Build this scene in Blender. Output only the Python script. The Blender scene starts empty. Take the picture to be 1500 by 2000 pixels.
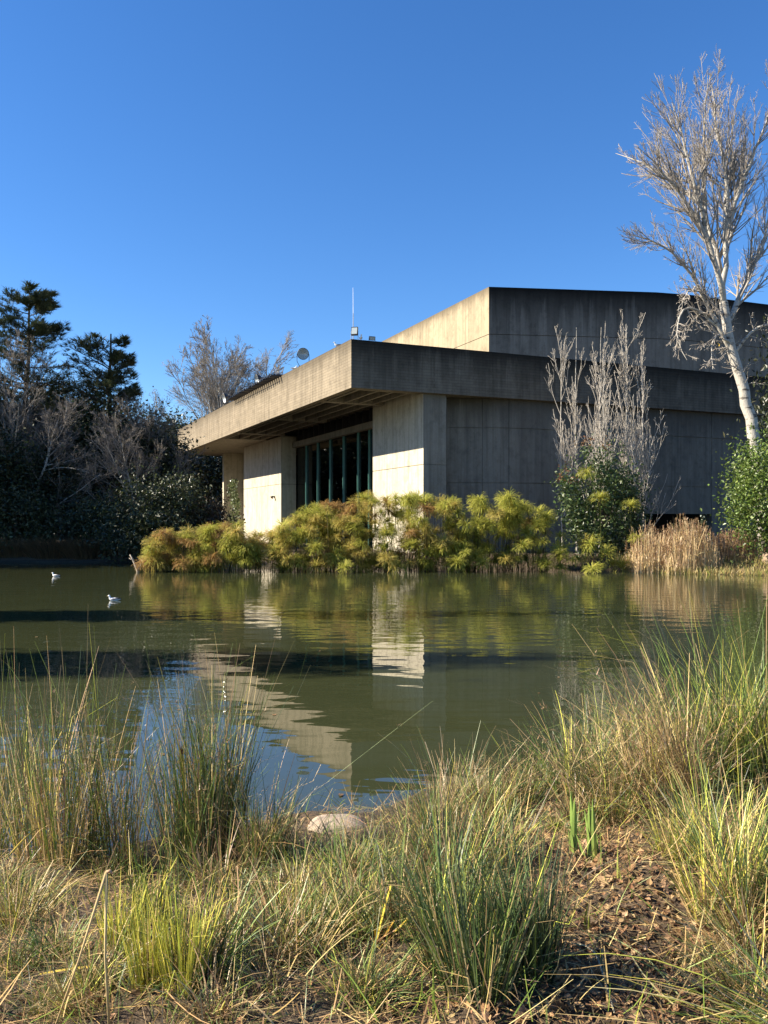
import bpy, math
import numpy as np
from mathutils import Vector, Matrix

# ------------------------------------------------------------------ camera, sky, sun, exposure
scene = bpy.context.scene
COL = scene.collection
F, CX, HY, CAMH = 1618.0, 750.0, 1021.0, 2.2       # focal length and horizon of the photograph, eye height above the water
cam_d = bpy.data.cameras.new('camera'); cam = bpy.data.objects.new('camera', cam_d); COL.objects.link(cam)
cam.location = (0, 0, CAMH); cam.rotation_euler = (math.radians(90), 0, 0)
cam_d.sensor_fit = 'VERTICAL'; cam_d.sensor_height = 36.0; cam_d.lens = F/2000*36
cam_d.shift_y = (HY-1000)/2000; cam_d.clip_start = 0.05; cam_d.clip_end = 4000
scene.camera = cam

EL = math.radians(32.6)
SUN = Vector((-0.9987*math.cos(EL), -0.0494*math.cos(EL), math.sin(EL)))
world = bpy.data.worlds.new('World'); scene.world = world; world.use_nodes = True
nt = world.node_tree; nt.nodes.clear()
sky = nt.nodes.new('ShaderNodeTexSky'); sky.sky_type = 'NISHITA'; sky.sun_disc = False
sky.sun_elevation = EL; sky.sun_rotation = math.atan2(SUN.x, SUN.y)
sky.altitude = 100; sky.air_density = 1.0; sky.dust_density = 0.05; sky.ozone_density = 6.0
bg = nt.nodes.new('ShaderNodeBackground'); bg.inputs['Strength'].default_value = 0.077
wo = nt.nodes.new('ShaderNodeOutputWorld')
hs = nt.nodes.new('ShaderNodeHueSaturation'); hs.inputs['Saturation'].default_value = 1.16; hs.inputs['Hue'].default_value = 0.505       # the phone's vivid blue
nt.links.new(sky.outputs[0], hs.inputs['Color']); nt.links.new(hs.outputs[0], bg.inputs[0]); nt.links.new(bg.outputs[0], wo.inputs[0])
sun_d = bpy.data.lights.new('sun', 'SUN'); sun_d.energy = 5.0; sun_d.angle = math.radians(0.5); sun_d.color = (1.0, 0.90, 0.74)
sun = bpy.data.objects.new('sun', sun_d); COL.objects.link(sun); sun.location = (-60, -3, 60)
sun.rotation_euler = (-SUN).to_track_quat('-Z', 'Y').to_euler()
scene.view_settings.view_transform = 'Standard'; scene.view_settings.look = 'None'
scene.view_settings.gamma = 1.0; scene.view_settings.use_curve_mapping = False
scene.view_settings.exposure = 1.42

# ------------------------------------------------------------------ helpers
def rng(s): return np.random.default_rng(s)
def at(px, py, D):
    """a pixel of the photograph at depth D, in metres"""
    return np.array([(px-CX)/F*D, D, CAMH-(py-HY)/F*D])
def tag(o, label=None, cat=None, group=None, kind=None):
    if label: o['label'] = label
    if cat: o['category'] = cat
    if group: o['group'] = group
    if kind: o['kind'] = kind
    return o
def empty(name, loc=(0, 0, 0), rz=0.0, **k):
    o = bpy.data.objects.new(name, None); COL.objects.link(o)
    o.location = loc; o.rotation_euler = (0, 0, rz); o.empty_display_size = 0.2
    return tag(o, **k)
def mesh(name, V, Fs, mat=None, col=None, smooth=False):
    """V (n,3); Fs: list of (m,k) int arrays; col (n,3) point colours"""
    me = bpy.data.meshes.new(name)
    V = np.asarray(V, dtype=np.float32).reshape(-1, 3)
    Fs = [np.asarray(f, dtype=np.int32) for f in Fs if len(f)]
    loops = np.concatenate([f.ravel() for f in Fs])
    tot = np.concatenate([np.full(len(f), f.shape[1], dtype=np.int32) for f in Fs])
    start = np.concatenate([[0], np.cumsum(tot)[:-1]]).astype(np.int32)
    me.vertices.add(len(V)); me.vertices.foreach_set('co', V.ravel())
    me.loops.add(len(loops)); me.loops.foreach_set('vertex_index', loops)
    me.polygons.add(len(tot)); me.polygons.foreach_set('loop_start', start); me.polygons.foreach_set('loop_total', tot)
    me.polygons.foreach_set('use_smooth', np.full(len(tot), smooth, dtype=bool))
    if col is not None:
        a = me.attributes.new('Col', 'FLOAT_COLOR', 'POINT')
        c = np.ones((len(V), 4), dtype=np.float32); c[:, :3] = col
        a.data.foreach_set('color', c.ravel())
    me.update(calc_edges=True)
    if mat: me.materials.append(mat)
    return me
def obj(name, me, parent=None, loc=None, **k):
    o = bpy.data.objects.new(name, me); COL.objects.link(o)
    if parent: o.parent = parent
    if loc is not None: o.location = loc
    return tag(o, **k)
class MB:
    """collects shapes of one mesh"""
    def __init__(s): s.v = []; s.f = {}; s.c = []; s.n = 0
    def add(s, V, Fs, col=None):
        V = np.asarray(V, float).reshape(-1, 3)
        for f in Fs:
            f = np.asarray(f)
            if len(f): s.f.setdefault(f.shape[1], []).append(f + s.n)
        s.v.append(V); s.n += len(V)
        s.c.append(np.broadcast_to(np.asarray(col if col is not None else (.5, .5, .5), float), (len(V), 3)))
        return s
    def prism(s, pts, z0, z1, col=None):
        """vertical prism over a counter-clockwise footprint; z0/z1 may be lists"""
        n = len(pts); pts = np.asarray(pts, float)
        z0 = np.broadcast_to(z0, n); z1 = np.broadcast_to(z1, n)
        V = np.vstack([np.c_[pts, z0], np.c_[pts, z1]])
        side = [[i, (i+1) % n, n+(i+1) % n, n+i] for i in range(n)]
        s.add(V, [side, [list(range(n))[::-1]], [list(range(n, 2*n))]], col); return s
    def box(s, x0, x1, y0, y1, z0, z1, col=None):
        return s.prism([(x0, y0), (x1, y0), (x1, y1), (x0, y1)], z0, z1, col)
    def obox(s, c, ex, ey, ez, col=None):
        """box from centre and three half-extent vectors"""
        c, ex, ey, ez = map(np.asarray, (c, ex, ey, ez))
        V = [c+i*ex+j*ey+k*ez for k in (-1, 1) for i, j in ((-1, -1), (1, -1), (1, 1), (-1, 1))]
        s.add(V, [[[3, 2, 1, 0], [4, 5, 6, 7], [0, 1, 5, 4], [1, 2, 6, 5], [2, 3, 7, 6], [3, 0, 4, 7]]], col); return s
    def tube(s, P, R, k=6, col=None, squash=1.0):
        V, q = tubes(np.asarray([P], float), np.asarray([R], float), k, squash)
        m = len(P)
        s.add(V, [q, [list(range(k))[::-1]], [list(range((m-1)*k, m*k))]], col); return s
    def build(s, name, mat, parent=None, smooth=False, loc=None, **k):
        me = mesh(name, np.vstack(s.v), [np.vstack(a) for a in s.f.values()], mat, np.vstack(s.c), smooth)
        return obj(name, me, parent, loc, **k)
def norm(a): return a/np.maximum(np.linalg.norm(a, axis=-1, keepdims=True), 1e-9)
def tubes(P, R, k=4, squash=1.0):
    N, m, _ = P.shape
    T = norm(np.gradient(P, axis=1))
    ref = np.where(np.abs(norm(P[:, -1]-P[:, 0])[:, 2:3]) > .8, [[1., 0, 0]], [[0, 0, 1.]])[:, None, :]
    n1 = norm(np.cross(T, np.broadcast_to(ref, T.shape))); n2 = np.cross(T, n1)
    a = np.arange(k)*2*math.pi/k
    V = P[:, :, None]+R[:, :, None, None]*(np.cos(a)[None, None, :, None]*n1[:, :, None]+squash*np.sin(a)[None, None, :, None]*n2[:, :, None])
    idx = np.arange(N*m*k).reshape(N, m, k)
    q = np.stack([idx[:, :-1], np.roll(idx[:, :-1], -1, 2), np.roll(idx[:, 1:], -1, 2), idx[:, 1:]], -1).reshape(-1, 4)
    return V.reshape(-1, 3), q
def blades(r, base, L, lean, bend, w, col, nseg=4, head=None, tipw=0.12, kink=0.0, face=None):
    """curved ribbons: base (N,3), length, lean from upright, extra bend along the length, width, colour (N,3)"""
    N = len(base); L, lean, bend, w = [np.broadcast_to(x, N).astype(float) for x in (L, lean, bend, w)]
    if head is None: head = r.uniform(0, 2*math.pi, N)
    h = np.stack([np.cos(head), np.sin(head), np.zeros(N)], 1)
    fa = head+math.pi/2+r.normal(0, .9, N) if face is None else face
    wv = np.stack([np.cos(fa), np.sin(fa), np.zeros(N)], 1)
    p = np.array(base, float); V = []; C = []
    for i in range(nseg+1):
        s = i/nseg
        ww = (w*(1-(1-tipw)*s**1.6))[:, None]*.5
        V += [p-wv*ww, p+wv*ww]; C += [col, col]
        th = lean+bend*(s+.5/nseg)
        if kink: th = th+np.where(s > .55, kink, 0)*(r.random(N) < .12)
        p = p+(L/nseg)[:, None]*(h*np.sin(th)[:, None]+np.array([0, 0, 1.])*np.cos(th)[:, None])
    V = np.stack(V, 1); C = np.stack(C, 1); k = 2*(nseg+1)
    b = (np.arange(N)*k)[:, None]
    q = np.concatenate([b+np.array([[2*i, 2*i+1, 2*i+3, 2*i+2]]) for i in range(nseg)], 0)
    return V.reshape(-1, 3), q, C.reshape(-1, 3)
def leaves(r, P, size, col, up=0.3, asp=0.55, fold=0.0):
    """rhombic leaf faces at P"""
    N = len(P); size = np.broadcast_to(size, N)[:, None]
    n = norm(r.normal(0, 1, (N, 3))+np.array([0, 0, up])); t = norm(np.cross(n, r.normal(0, 1, (N, 3)))); b = np.cross(n, t)
    V = np.stack([P-t*size*.5, P+b*size*asp*.5-t*size*.08+n*size*fold, P+t*size*.5, P-b*size*asp*.5-t*size*.08+n*size*fold], 1)
    q = np.arange(N*4).reshape(N, 4)
    return V.reshape(-1, 3), q, np.repeat(col, 4, 0)
def mixcol(r, N, cols, wts=None, var=.18):
    cols = np.asarray(cols, float); p = None if wts is None else np.asarray(wts, float)/sum(wts)
    c = cols[r.choice(len(cols), N, p=p)]
    return np.clip(c*(1+r.normal(0, var, (N, 1)))*(1+r.normal(0, var*.25, (N, 3))), .004, .9)
def resample(pts, m):
    pts = np.asarray(pts, float); d = np.r_[0, np.cumsum(np.linalg.norm(np.diff(pts, axis=0), axis=1))]
    s = np.linspace(0, d[-1], m); o = np.stack([np.interp(s, d, pts[:, i]) for i in range(pts.shape[1])], 1)
    for _ in range(2): o[1:-1] = .25*o[:-2]+.5*o[1:-1]+.25*o[2:]
    return o
def grow(r, P, R, n, t0, t1, ln, ang, up, wig, m, r0, rtip, avoid=None):
    """n side shoots on each branch"""
    N, mp, _ = P.shape; M = N*n
    t = r.uniform(t0, t1, (N, n)); ti = t*(mp-1); i0 = np.clip(ti.astype(int), 0, mp-2); fr = (ti-i0)[..., None]
    rows = np.arange(N)[:, None]
    p = P[rows, i0]*(1-fr)+P[rows, i0+1]*fr; T = norm(P[rows, i0+1]-P[rows, i0])
    Rp = R[rows, i0]
    Lp = np.linalg.norm(np.diff(P, axis=1), axis=2).sum(1)
    L = (Lp[:, None]*ln*(1.05-.65*t)*r.uniform(.6, 1.25, (N, n))).reshape(M)
    a = r.normal(ang, ang*.3, (N, n))[..., None]
    q = norm(np.cross(T, r.normal(0, 1, (N, n, 3))))
    d = norm(T*np.cos(a)+q*np.sin(a)).reshape(M, 3); p = p.reshape(M, 3)
    out = [p]
    for j in range(m-1):
        d = norm(d+r.normal(0, wig, (M, 3))+np.array([0, 0, up])); p = p+d*(L/(m-1))[:, None]; out.append(p)
    s = np.linspace(0, 1, m)[None, :]
    ra = np.minimum(Rp.reshape(M)*r0, L*.03)[:, None]
    return np.stack(out, 1), np.maximum(ra*(1-s)**.8, rtip)

# ------------------------------------------------------------------ materials
def node_mat(name):
    m = bpy.data.materials.new(name); m.use_nodes = True
    return m, m.node_tree, m.node_tree.nodes, m.node_tree.links, m.node_tree.nodes['Principled BSDF']
def N_(nodes, t, **k):
    n = nodes.new(t)
    for a, b in k.items(): setattr(n, a, b)
    return n
def math_(nd, lk, op, a, b=None, clamp=False):
    n = nd.new('ShaderNodeMath'); n.operation = op; n.use_clamp = clamp
    for i, x in enumerate((a, b)):
        if x is None: continue
        if isinstance(x, (int, float)): n.inputs[i].default_value = x
        else: lk.new(x, n.inputs[i])
    return n.outputs[0]
def mix_(nd, lk, fac, a, b, mode='MIX'):
    n = nd.new('ShaderNodeMix'); n.data_type = 'RGBA'; n.blend_type = mode
    for s, x in ((n.inputs[0], fac), (n.inputs[6], a), (n.inputs[7], b)):
        if isinstance(x, (int, float)): s.default_value = x
        elif isinstance(x, tuple): s.default_value = (*x, 1)
        else: lk.new(x, s)
    return n.outputs[2]
def ramp_(nd, lk, x, p0, p1, v0=0., v1=1.):
    n = nd.new('ShaderNodeMapRange'); n.clamp = True
    lk.new(x, n.inputs[0])
    for i, v in zip((1, 2, 3, 4), (p0, p1, v0, v1)): n.inputs[i].default_value = v
    return n.outputs[0]
def noise_(nd, lk, vec, scale=(1, 1, 1), s=1.0, detail=4, rough=.55):
    mp = nd.new('ShaderNodeMapping'); mp.inputs['Scale'].default_value = scale; lk.new(vec, mp.inputs[0])
    n = nd.new('ShaderNodeTexNoise'); n.inputs['Scale'].default_value = s; n.inputs['Detail'].default_value = detail
    n.inputs['Roughness'].default_value = rough; lk.new(mp.outputs[0], n.inputs['Vector'])
    return n.outputs[0]
def plant_mat(name, transl=.3, rough=.55, spec=.35):
    m, t, nd, lk, b = node_mat(name)
    at_ = N_(nd, 'ShaderNodeAttribute', attribute_name='Col')
    lk.new(at_.outputs[0], b.inputs['Base Color']); b.inputs['Roughness'].default_value = rough
    b.inputs['Specular IOR Level'].default_value = spec
    if transl:
        tr = N_(nd, 'ShaderNodeBsdfTranslucent'); mx = N_(nd, 'ShaderNodeMixShader'); mx.inputs[0].default_value = transl
        lk.new(at_.outputs[0], tr.inputs[0]); lk.new(b.outputs[0], mx.inputs[1]); lk.new(tr.outputs[0], mx.inputs[2])
        lk.new(mx.outputs[0], nd['Material Output'].inputs[0])
    return m
def concrete(name, base, stain, amt, ztop, zfall, boards=0., pale=None, rough=.85):
    """weathered concrete: cloudy tone, rain streaks down from ztop, optional board marks"""
    m, t, nd, lk, b = node_mat(name)
    tc = N_(nd, 'ShaderNodeTexCoord').outputs['Object']
    sx = N_(nd, 'ShaderNodeSeparateXYZ'); lk.new(tc, sx.inputs[0])
    cloud = noise_(nd, lk, tc, (1, 1, 1), .45, 6, .6)
    fine = noise_(nd, lk, tc, (1, 1, 1), 9, 6, .7)
    streak = noise_(nd, lk, tc, (1.1, 1.1, .05), 1.0, 5, .65)
    streak2 = noise_(nd, lk, tc, (4.5, 4.5, .16), 1.0, 4, .6)
    pale = pale or tuple(x*1.18 for x in base)
    c = mix_(nd, lk, ramp_(nd, lk, cloud, .32, .68), base, pale)
    c = mix_(nd, lk, ramp_(nd, lk, fine, .3, .75, .0, .35), c, tuple(x*.6 for x in base))
    blot = noise_(nd, lk, tc, (1, 1, .8), 1.7, 6, .72)
    c = mix_(nd, lk, ramp_(nd, lk, blot, .50, .66, 0, .5), c, tuple(x*.45 for x in base))
    c = mix_(nd, lk, ramp_(nd, lk, blot, .42, .30, 0, .45), c, tuple(min(.7, x*1.45) for x in base))
    c = mix_(nd, lk, ramp_(nd, lk, streak2, .45, .70, 0, .55), c, tuple(x*.5 for x in base))
    c = mix_(nd, lk, ramp_(nd, lk, streak2, .38, .22, 0, .35), c, tuple(min(.75, x*1.35) for x in base))
    g = ramp_(nd, lk, sx.outputs[2], ztop-zfall, ztop)
    g = math_(nd, lk, 'MULTIPLY', g, g)
    s1 = ramp_(nd, lk, math_(nd, lk, 'ADD', streak, math_(nd, lk, 'MULTIPLY', g, .30)), .46, .66)
    s2 = ramp_(nd, lk, math_(nd, lk, 'ADD', streak2, math_(nd, lk, 'MULTIPLY', g, .30)), .52, .80, 0, .8)
    st = math_(nd, lk, 'MULTIPLY', math_(nd, lk, 'MAXIMUM', s1, s2), math_(nd, lk, 'MULTIPLY', ramp_(nd, lk, g, 0, 1, .18, 1), amt), True)
    c = mix_(nd, lk, st, c, stain)
    h = math_(nd, lk, 'MULTIPLY', fine, .35)
    if boards:
        cb = N_(nd, 'ShaderNodeCombineXYZ'); lk.new(math_(nd, lk, 'ADD', sx.outputs[0], sx.outputs[1]), cb.inputs[0]); lk.new(sx.outputs[2], cb.inputs[1])
        bt = N_(nd, 'ShaderNodeTexBrick'); lk.new(cb.outputs[0], bt.inputs['Vector'])
        for k, v in (('Scale', 1.0), ('Mortar Size', .014), ('Mortar Smooth', .6), ('Brick Width', 2.3), ('Row Height', .155), ('Bias', 0.)): bt.inputs[k].default_value = v
        bt.inputs['Color1'].default_value = (1, 1, 1, 1); bt.inputs['Color2'].default_value = (.84, .84, .84, 1); bt.inputs['Mortar'].default_value = (.62, .62, .62, 1)
        c = mix_(nd, lk, boards, c, mix_(nd, lk, 1.0, c, bt.outputs[0], 'MULTIPLY'))
        h = math_(nd, lk, 'SUBTRACT', h, math_(nd, lk, 'MULTIPLY', bt.outputs['Fac'], .6))
    bp = N_(nd, 'ShaderNodeBump'); bp.inputs['Strength'].default_value = .5; bp.inputs['Distance'].default_value = .02
    lk.new(h, bp.inputs['Height']); lk.new(bp.outputs[0], b.inputs['Normal'])
    lk.new(c, b.inputs['Base Color']); b.inputs['Roughness'].default_value = rough; b.inputs['Specular IOR Level'].default_value = .08
    return m
def plain(name, c, rough=.5, metal=0., noise=.0, s=20):
    m, t, nd, lk, b = node_mat(name)
    b.inputs['Roughness'].default_value = rough; b.inputs['Metallic'].default_value = metal
    tc = N_(nd, 'ShaderNodeTexCoord').outputs['Object']
    n = noise_(nd, lk, tc, (1, 1, 1), s, 4, .6)
    lk.new(mix_(nd, lk, ramp_(nd, lk, n, .3, .7), tuple(x*(1-noise) for x in c), tuple(min(1, x*(1+noise)) for x in c)), b.inputs['Base Color'])
    return m
M_blade = plant_mat('grass_blade', .10, .45, .45)
M_leaf = plant_mat('leaf', .28, .40, .5)
M_papyrus = plant_mat('papyrus_ray', .45, .6, .2)
M_needle = plant_mat('conifer_needle', .12, .6, .25)
M_paint = plant_mat('feather_or_paint', 0, .6, .3)
M_dead = plant_mat('dead_leaf', .15, .8, .1)
def bark(name, c, dark, scale=(2, 2, 6), thr=(.55, .66)):
    m, t, nd, lk, b = node_mat(name)
    tc = N_(nd, 'ShaderNodeTexCoord').outputs['Object']
    n = noise_(nd, lk, tc, scale, 1.0, 5, .6); f = noise_(nd, lk, tc, (1, 1, .4), 14, 4, .6)
    cc = mix_(nd, lk, ramp_(nd, lk, f, .3, .7), tuple(x*.78 for x in c), c)
    lk.new(mix_(nd, lk, ramp_(nd, lk, n, *thr), cc, dark), b.inputs['Base Color'])
    bp = N_(nd, 'ShaderNodeBump'); bp.inputs['Distance'].default_value = .02; lk.new(f, bp.inputs['Height']); lk.new(bp.outputs[0], b.inputs['Normal'])
    b.inputs['Roughness'].default_value = .8
    return m
M_birch = bark('pale_bark', (.44, .405, .345), (.06, .05, .042))
M_twig = bark('grey_twig', (.40, .355, .30), (.20, .17, .14), (3, 3, 3), (.4, .7))
M_bark = bark('brown_bark', (.11, .085, .06), (.05, .04, .03), (4, 4, 1.5), (.45, .65))
# ------------------------------------------------------------------ ground and water
def near_shore(x): return np.interp(x, [-30, -3.2, -1.6, -.6, .3, 1.0, 1.8, 2.8, 4.2, 6, 40], [5.0, 5.15, 5.7, 6.2, 6.6, 7.0, 7.8, 9.0, 10.2, 11, 13])
def far_shore(x): return np.interp(x, [-60, -13.2, -11.8, 4, 8, 11, 13, 16, 40], [46.2, 46.2, 44.0, 43.2, 41.0, 37.4, 35.8, 34.6, 33])
def shore_dist(x, y): return np.minimum(np.minimum(y-near_shore(x), far_shore(x)-y), np.minimum(x-(-.5*y-2.4), 42-x))
def lumps(x, y): return .035*np.sin(x*2.3+1.1)*np.sin(y*2.9+.4)+.03*np.sin(x*5.1+y*3.7)+.018*np.sin(x*9.3-y*8.1+2)
def ground_z(x, y):
    x = np.asarray(x, float); y = np.asarray(y, float); d = shore_dist(x, y)
    out = np.where(y < 14, np.minimum(.55, -d*.17), np.minimum(.55, -d*.3))
    z = np.where(d < 0, out, -np.minimum(1.2, d*.45))
    return z+np.where(d < .3, lumps(x, y), 0)*np.where(y < 14, 1, .6)
gx = np.unique(np.round(np.r_[-900, -500, -300, -200, np.arange(-120, 121, 4), np.arange(-32, 33, .8), np.arange(-5, 6.6, .12), 200, 300, 500, 900], 3))
gy = np.unique(np.round(np.r_[-60, -40, -20, -10, -5, np.arange(-2, 12.5, .12), np.arange(12.5, 60, .7), np.arange(60, 140, 5), 200, 300, 500, 900, 1500], 3))
X, Y = np.meshgrid(gx, gy, indexing='ij'); Z = ground_z(X, Y)
idx = np.arange(X.size).reshape(X.shape)
q = np.stack([idx[:-1, :-1], idx[1:, :-1], idx[1:, 1:], idx[:-1, 1:]], -1).reshape(-1, 4)
M_soil, t_, nd, lk, b_ = node_mat('bank_soil')
tc = N_(nd, 'ShaderNodeTexCoord').outputs['Object']
n1 = noise_(nd, lk, tc, (1, 1, 1), 2.2, 6, .65); n2 = noise_(nd, lk, tc, (1, 1, 1), 38, 5, .7)
c_ = mix_(nd, lk, ramp_(nd, lk, n1, .35, .65), (.045, .030, .019), (.085, .058, .033))
c_ = mix_(nd, lk, ramp_(nd, lk, n2, .4, .7), c_, (.15, .105, .06))
lk.new(c_, b_.inputs['Base Color']); b_.inputs['Roughness'].default_value = .95
bp = N_(nd, 'ShaderNodeBump'); bp.inputs['Distance'].default_value = .03; lk.new(n2, bp.inputs['Height']); lk.new(bp.outputs[0], b_.inputs['Normal'])
ground = obj('ground', mesh('ground', np.stack([X, Y, Z], -1).reshape(-1, 3), [q], M_soil, smooth=True), kind='structure')

M_water, t_, nd, lk, b_ = node_mat('murky_water')
tc = N_(nd, 'ShaderNodeTexCoord').outputs['Object']
w1 = noise_(nd, lk, tc, (.75, 1.6, 1), 1.3, 1.5, .4)
w2 = noise_(nd, lk, tc, (.6, 1.7, 1), 4.2, 1, .5)
patch = ramp_(nd, lk, noise_(nd, lk, tc, (.5, 1.2, 1), .16, 2, .5), .40, .62, .25, 1.)
sp = N_(nd, 'ShaderNodeSeparateXYZ'); lk.new(tc, sp.inputs[0])
farf = ramp_(nd, lk, sp.outputs[1], 8, 26, .18, 1.)          # the breeze ruffles the open water, the near bank is sheltered
hgt = math_(nd, lk, 'ADD', math_(nd, lk, 'MULTIPLY', w1, ramp_(nd, lk, sp.outputs[1], 5, 16, .45, 1.)), math_(nd, lk, 'MULTIPLY', math_(nd, lk, 'MULTIPLY', w2, .50), math_(nd, lk, 'MULTIPLY', patch, farf)))
bp = N_(nd, 'ShaderNodeBump'); bp.inputs['Strength'].default_value = 1.0; bp.inputs['Distance'].default_value = .0095
lk.new(hgt, bp.inputs['Height']); lk.new(bp.outputs[0], b_.inputs['Normal'])
sil = noise_(nd, lk, tc, (1, 1, 1), .3, 4, .6)
lk.new(mix_(nd, lk, ramp_(nd, lk, sil, .3, .7), (.034, .040, .017), (.043, .049, .021)), b_.inputs['Base Color'])
b_.inputs['Roughness'].default_value = .015; b_.inputs['IOR'].default_value = 1.6
wp = MB(); wp.add([(-45, 2, 0), (60, 2, 0), (60, 60, 0), (-45, 60, 0)], [[[0, 1, 2, 3]]])
pond = wp.build('pond_water', M_water, kind='structure')

M_kerb = concrete('kerb_concrete', (.045, .042, .035), (.05, .05, .04), .8, .3, .5)
kb = MB(); kb.box(-30, -12.6, 45.6, 46.1, -.6, .11); kb.build('pond_kerb', M_kerb, kind='structure')

# ------------------------------------------------------------------ the concrete building (local x along its shaded front, local y along the sunlit one)
A0 = math.radians(24.84)
C0 = np.array([-1.685, 42.6])
UV = np.array([[math.cos(A0), math.sin(A0)], [-math.sin(A0), math.cos(A0)]])   # rows: local x, local y in the world
bld = empty('concert_hall', (C0[0], C0[1], 0), A0, label='low concrete concert hall with deep flat roof slab and taller block behind', cat='building')
def loc(x, y): return UV @ (np.array([x, y])-C0)
def b_of(px, a):
    """local y where the plane local x = a meets a picture column"""
    k = (px-CX)/F; P = C0+a*UV[0]; d = UV[1]
    return (k*P[1]-P[0])/(d[0]-k*d[1])
def wl(a, b, z=0.):
    p = C0+a*UV[0]+b*UV[1]; return np.array([p[0], p[1], z])
ZB, ZT = 9.15, 11.65
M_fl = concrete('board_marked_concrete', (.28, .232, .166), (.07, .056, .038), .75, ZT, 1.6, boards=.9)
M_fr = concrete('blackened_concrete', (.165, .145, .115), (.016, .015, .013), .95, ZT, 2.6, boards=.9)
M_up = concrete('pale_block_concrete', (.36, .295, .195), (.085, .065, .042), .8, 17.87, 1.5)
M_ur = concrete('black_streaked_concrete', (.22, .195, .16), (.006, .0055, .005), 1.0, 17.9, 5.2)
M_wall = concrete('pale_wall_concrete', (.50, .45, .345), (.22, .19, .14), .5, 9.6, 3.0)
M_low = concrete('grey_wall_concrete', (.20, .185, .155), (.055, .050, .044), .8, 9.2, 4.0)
M_sof = concrete('soffit_concrete', (.25, .22, .17), (.10, .085, .06), .5, 10.5, 3.0)
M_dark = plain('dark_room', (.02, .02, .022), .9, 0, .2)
# roof slab: fascia, deck, soffit
sk = math.tan(math.radians(1.98))
mb = MB(); mb.add(*(lambda n, z0, z1, p: (np.vstack([np.c_[p, [z0]*n], np.c_[p, [z1]*n]]), [[[i, (i+1) % n, n+(i+1) % n, n+i] for i in range(n)]]))(
    6, ZB, ZT, np.array([(0, 0), (44, -44*sk), (44, -44*sk+.4), (.4, .4), (.4, 46), (0, 46)], float)))
mb.add([(0, 0, ZT), (44, -44*sk, ZT), (44, -44*sk+.4, ZT), (.4, .4, ZT), (.4, 46, ZT), (0, 46, ZT)], [[[0, 1, 2, 3], [0, 3, 4, 5]]])
mb.add([(0, 0, ZB), (44, -44*sk, ZB), (44, -44*sk+.4, ZB), (.4, .4, ZB), (.4, 46, ZB), (0, 46, ZB)], [[[3, 2, 1, 0], [5, 4, 3, 0]]])
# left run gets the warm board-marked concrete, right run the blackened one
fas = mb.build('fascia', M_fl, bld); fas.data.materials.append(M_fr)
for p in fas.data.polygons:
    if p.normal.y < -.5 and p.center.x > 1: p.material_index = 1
MB().box(.403, 43, .42, 46, 11.15, 11.30).build('roof_deck', M_fr, bld)
MB().box(.403, 43, 45.6, 46, ZB+.003, 11.14).build('end_beam', M_sof, bld)
mb = MB(); mb.box(.403, 5.66, .403, 28.8, 10.05, 10.25); mb.box(.403, 12, 28.8, 45.597, 9.22, 9.9); mb.prism([(5.663, .26), (43, -43*sk+.42), (43, 6), (5.663, 6)], 9.24, 9.6); mb.box(5.663, 12, 6.003, 28.797, 9.7, 9.9)
mb.build('soffit', M_sof, bld)
for a in (.62, 1.72, 2.62, 3.52): MB().box(a, a+.13, .62, 28.6, 9.17, 9.62).build('soffit_rib', M_sof, bld)
for b, w in ((.40, .2), (5.1, .5), (14.5, .16), (23.8, .5), (28.3, .5)): MB().box(.41, 4.2, b, b+w, 9.155, 9.60).build('cross_beam', M_sof, bld)
# sunlit pier: two stacked panels each side of a core
AP, ZS = 4.26, 5.34
MB().box(AP+.03, 5.64, .18, 6.80, -1, 10.04).build('pier_core', M_low, bld)
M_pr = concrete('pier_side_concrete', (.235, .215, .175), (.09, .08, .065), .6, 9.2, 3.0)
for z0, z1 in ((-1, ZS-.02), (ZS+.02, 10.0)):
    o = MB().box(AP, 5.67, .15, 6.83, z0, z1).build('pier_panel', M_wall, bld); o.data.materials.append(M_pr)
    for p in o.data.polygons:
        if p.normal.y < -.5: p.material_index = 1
# left wall
MB().box(AP+.03, 5.50, 25.07, 36.35, -1, 9.2).build('wall_core', M_low, bld)
for b0, b1 in ((25.04, 30.53), (30.57, 36.4)):
    for z0, z1 in ((-1, ZS-.02), (ZS+.02, 9.21)):
        MB().box(AP, 5.53, b0, b1, z0, z1).build('wall_panel', M_wall, bld)
MB().box(6.3, 6.8, 36.4, 43.4, -1, 9.21).build('recessed_wall', M_wall, bld)
MB().box(4.1, 6.9, 43.4, 43.9, -1, 9.21).build('end_fin', M_wall, bld)
MB().box(6.9, 12, 43.4, 43.8, -1, 9.21).build('end_wall', M_low, bld)
# stage window: lintel, louvres, panes between glass fins, dark room behind
AG = 5.60
MB().box(5.2, 5.75, 6.83, 25.04, 8.30, 8.72).build('lintel', M_sof, bld)
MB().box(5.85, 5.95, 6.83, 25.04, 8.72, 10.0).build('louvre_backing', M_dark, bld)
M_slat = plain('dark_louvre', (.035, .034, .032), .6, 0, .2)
for i in range(15):
    b = 7.6+i*1.2; MB().box(5.5, 5.84, b, b+.09, 8.725, 9.69).build('louvre', M_slat, bld)
M_glass, t_, nd, lk, b_ = node_mat('tinted_glass')
tr = N_(nd, 'ShaderNodeBsdfTransparent'); tr.inputs[0].default_value = (.16, .30, .27, 1)
gl = N_(nd, 'ShaderNodeBsdfGlossy'); gl.inputs['Roughness'].default_value = .02
fr = N_(nd, 'ShaderNodeFresnel'); fr.inputs[0].default_value = 1.5; mx = N_(nd, 'ShaderNodeMixShader')
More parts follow.
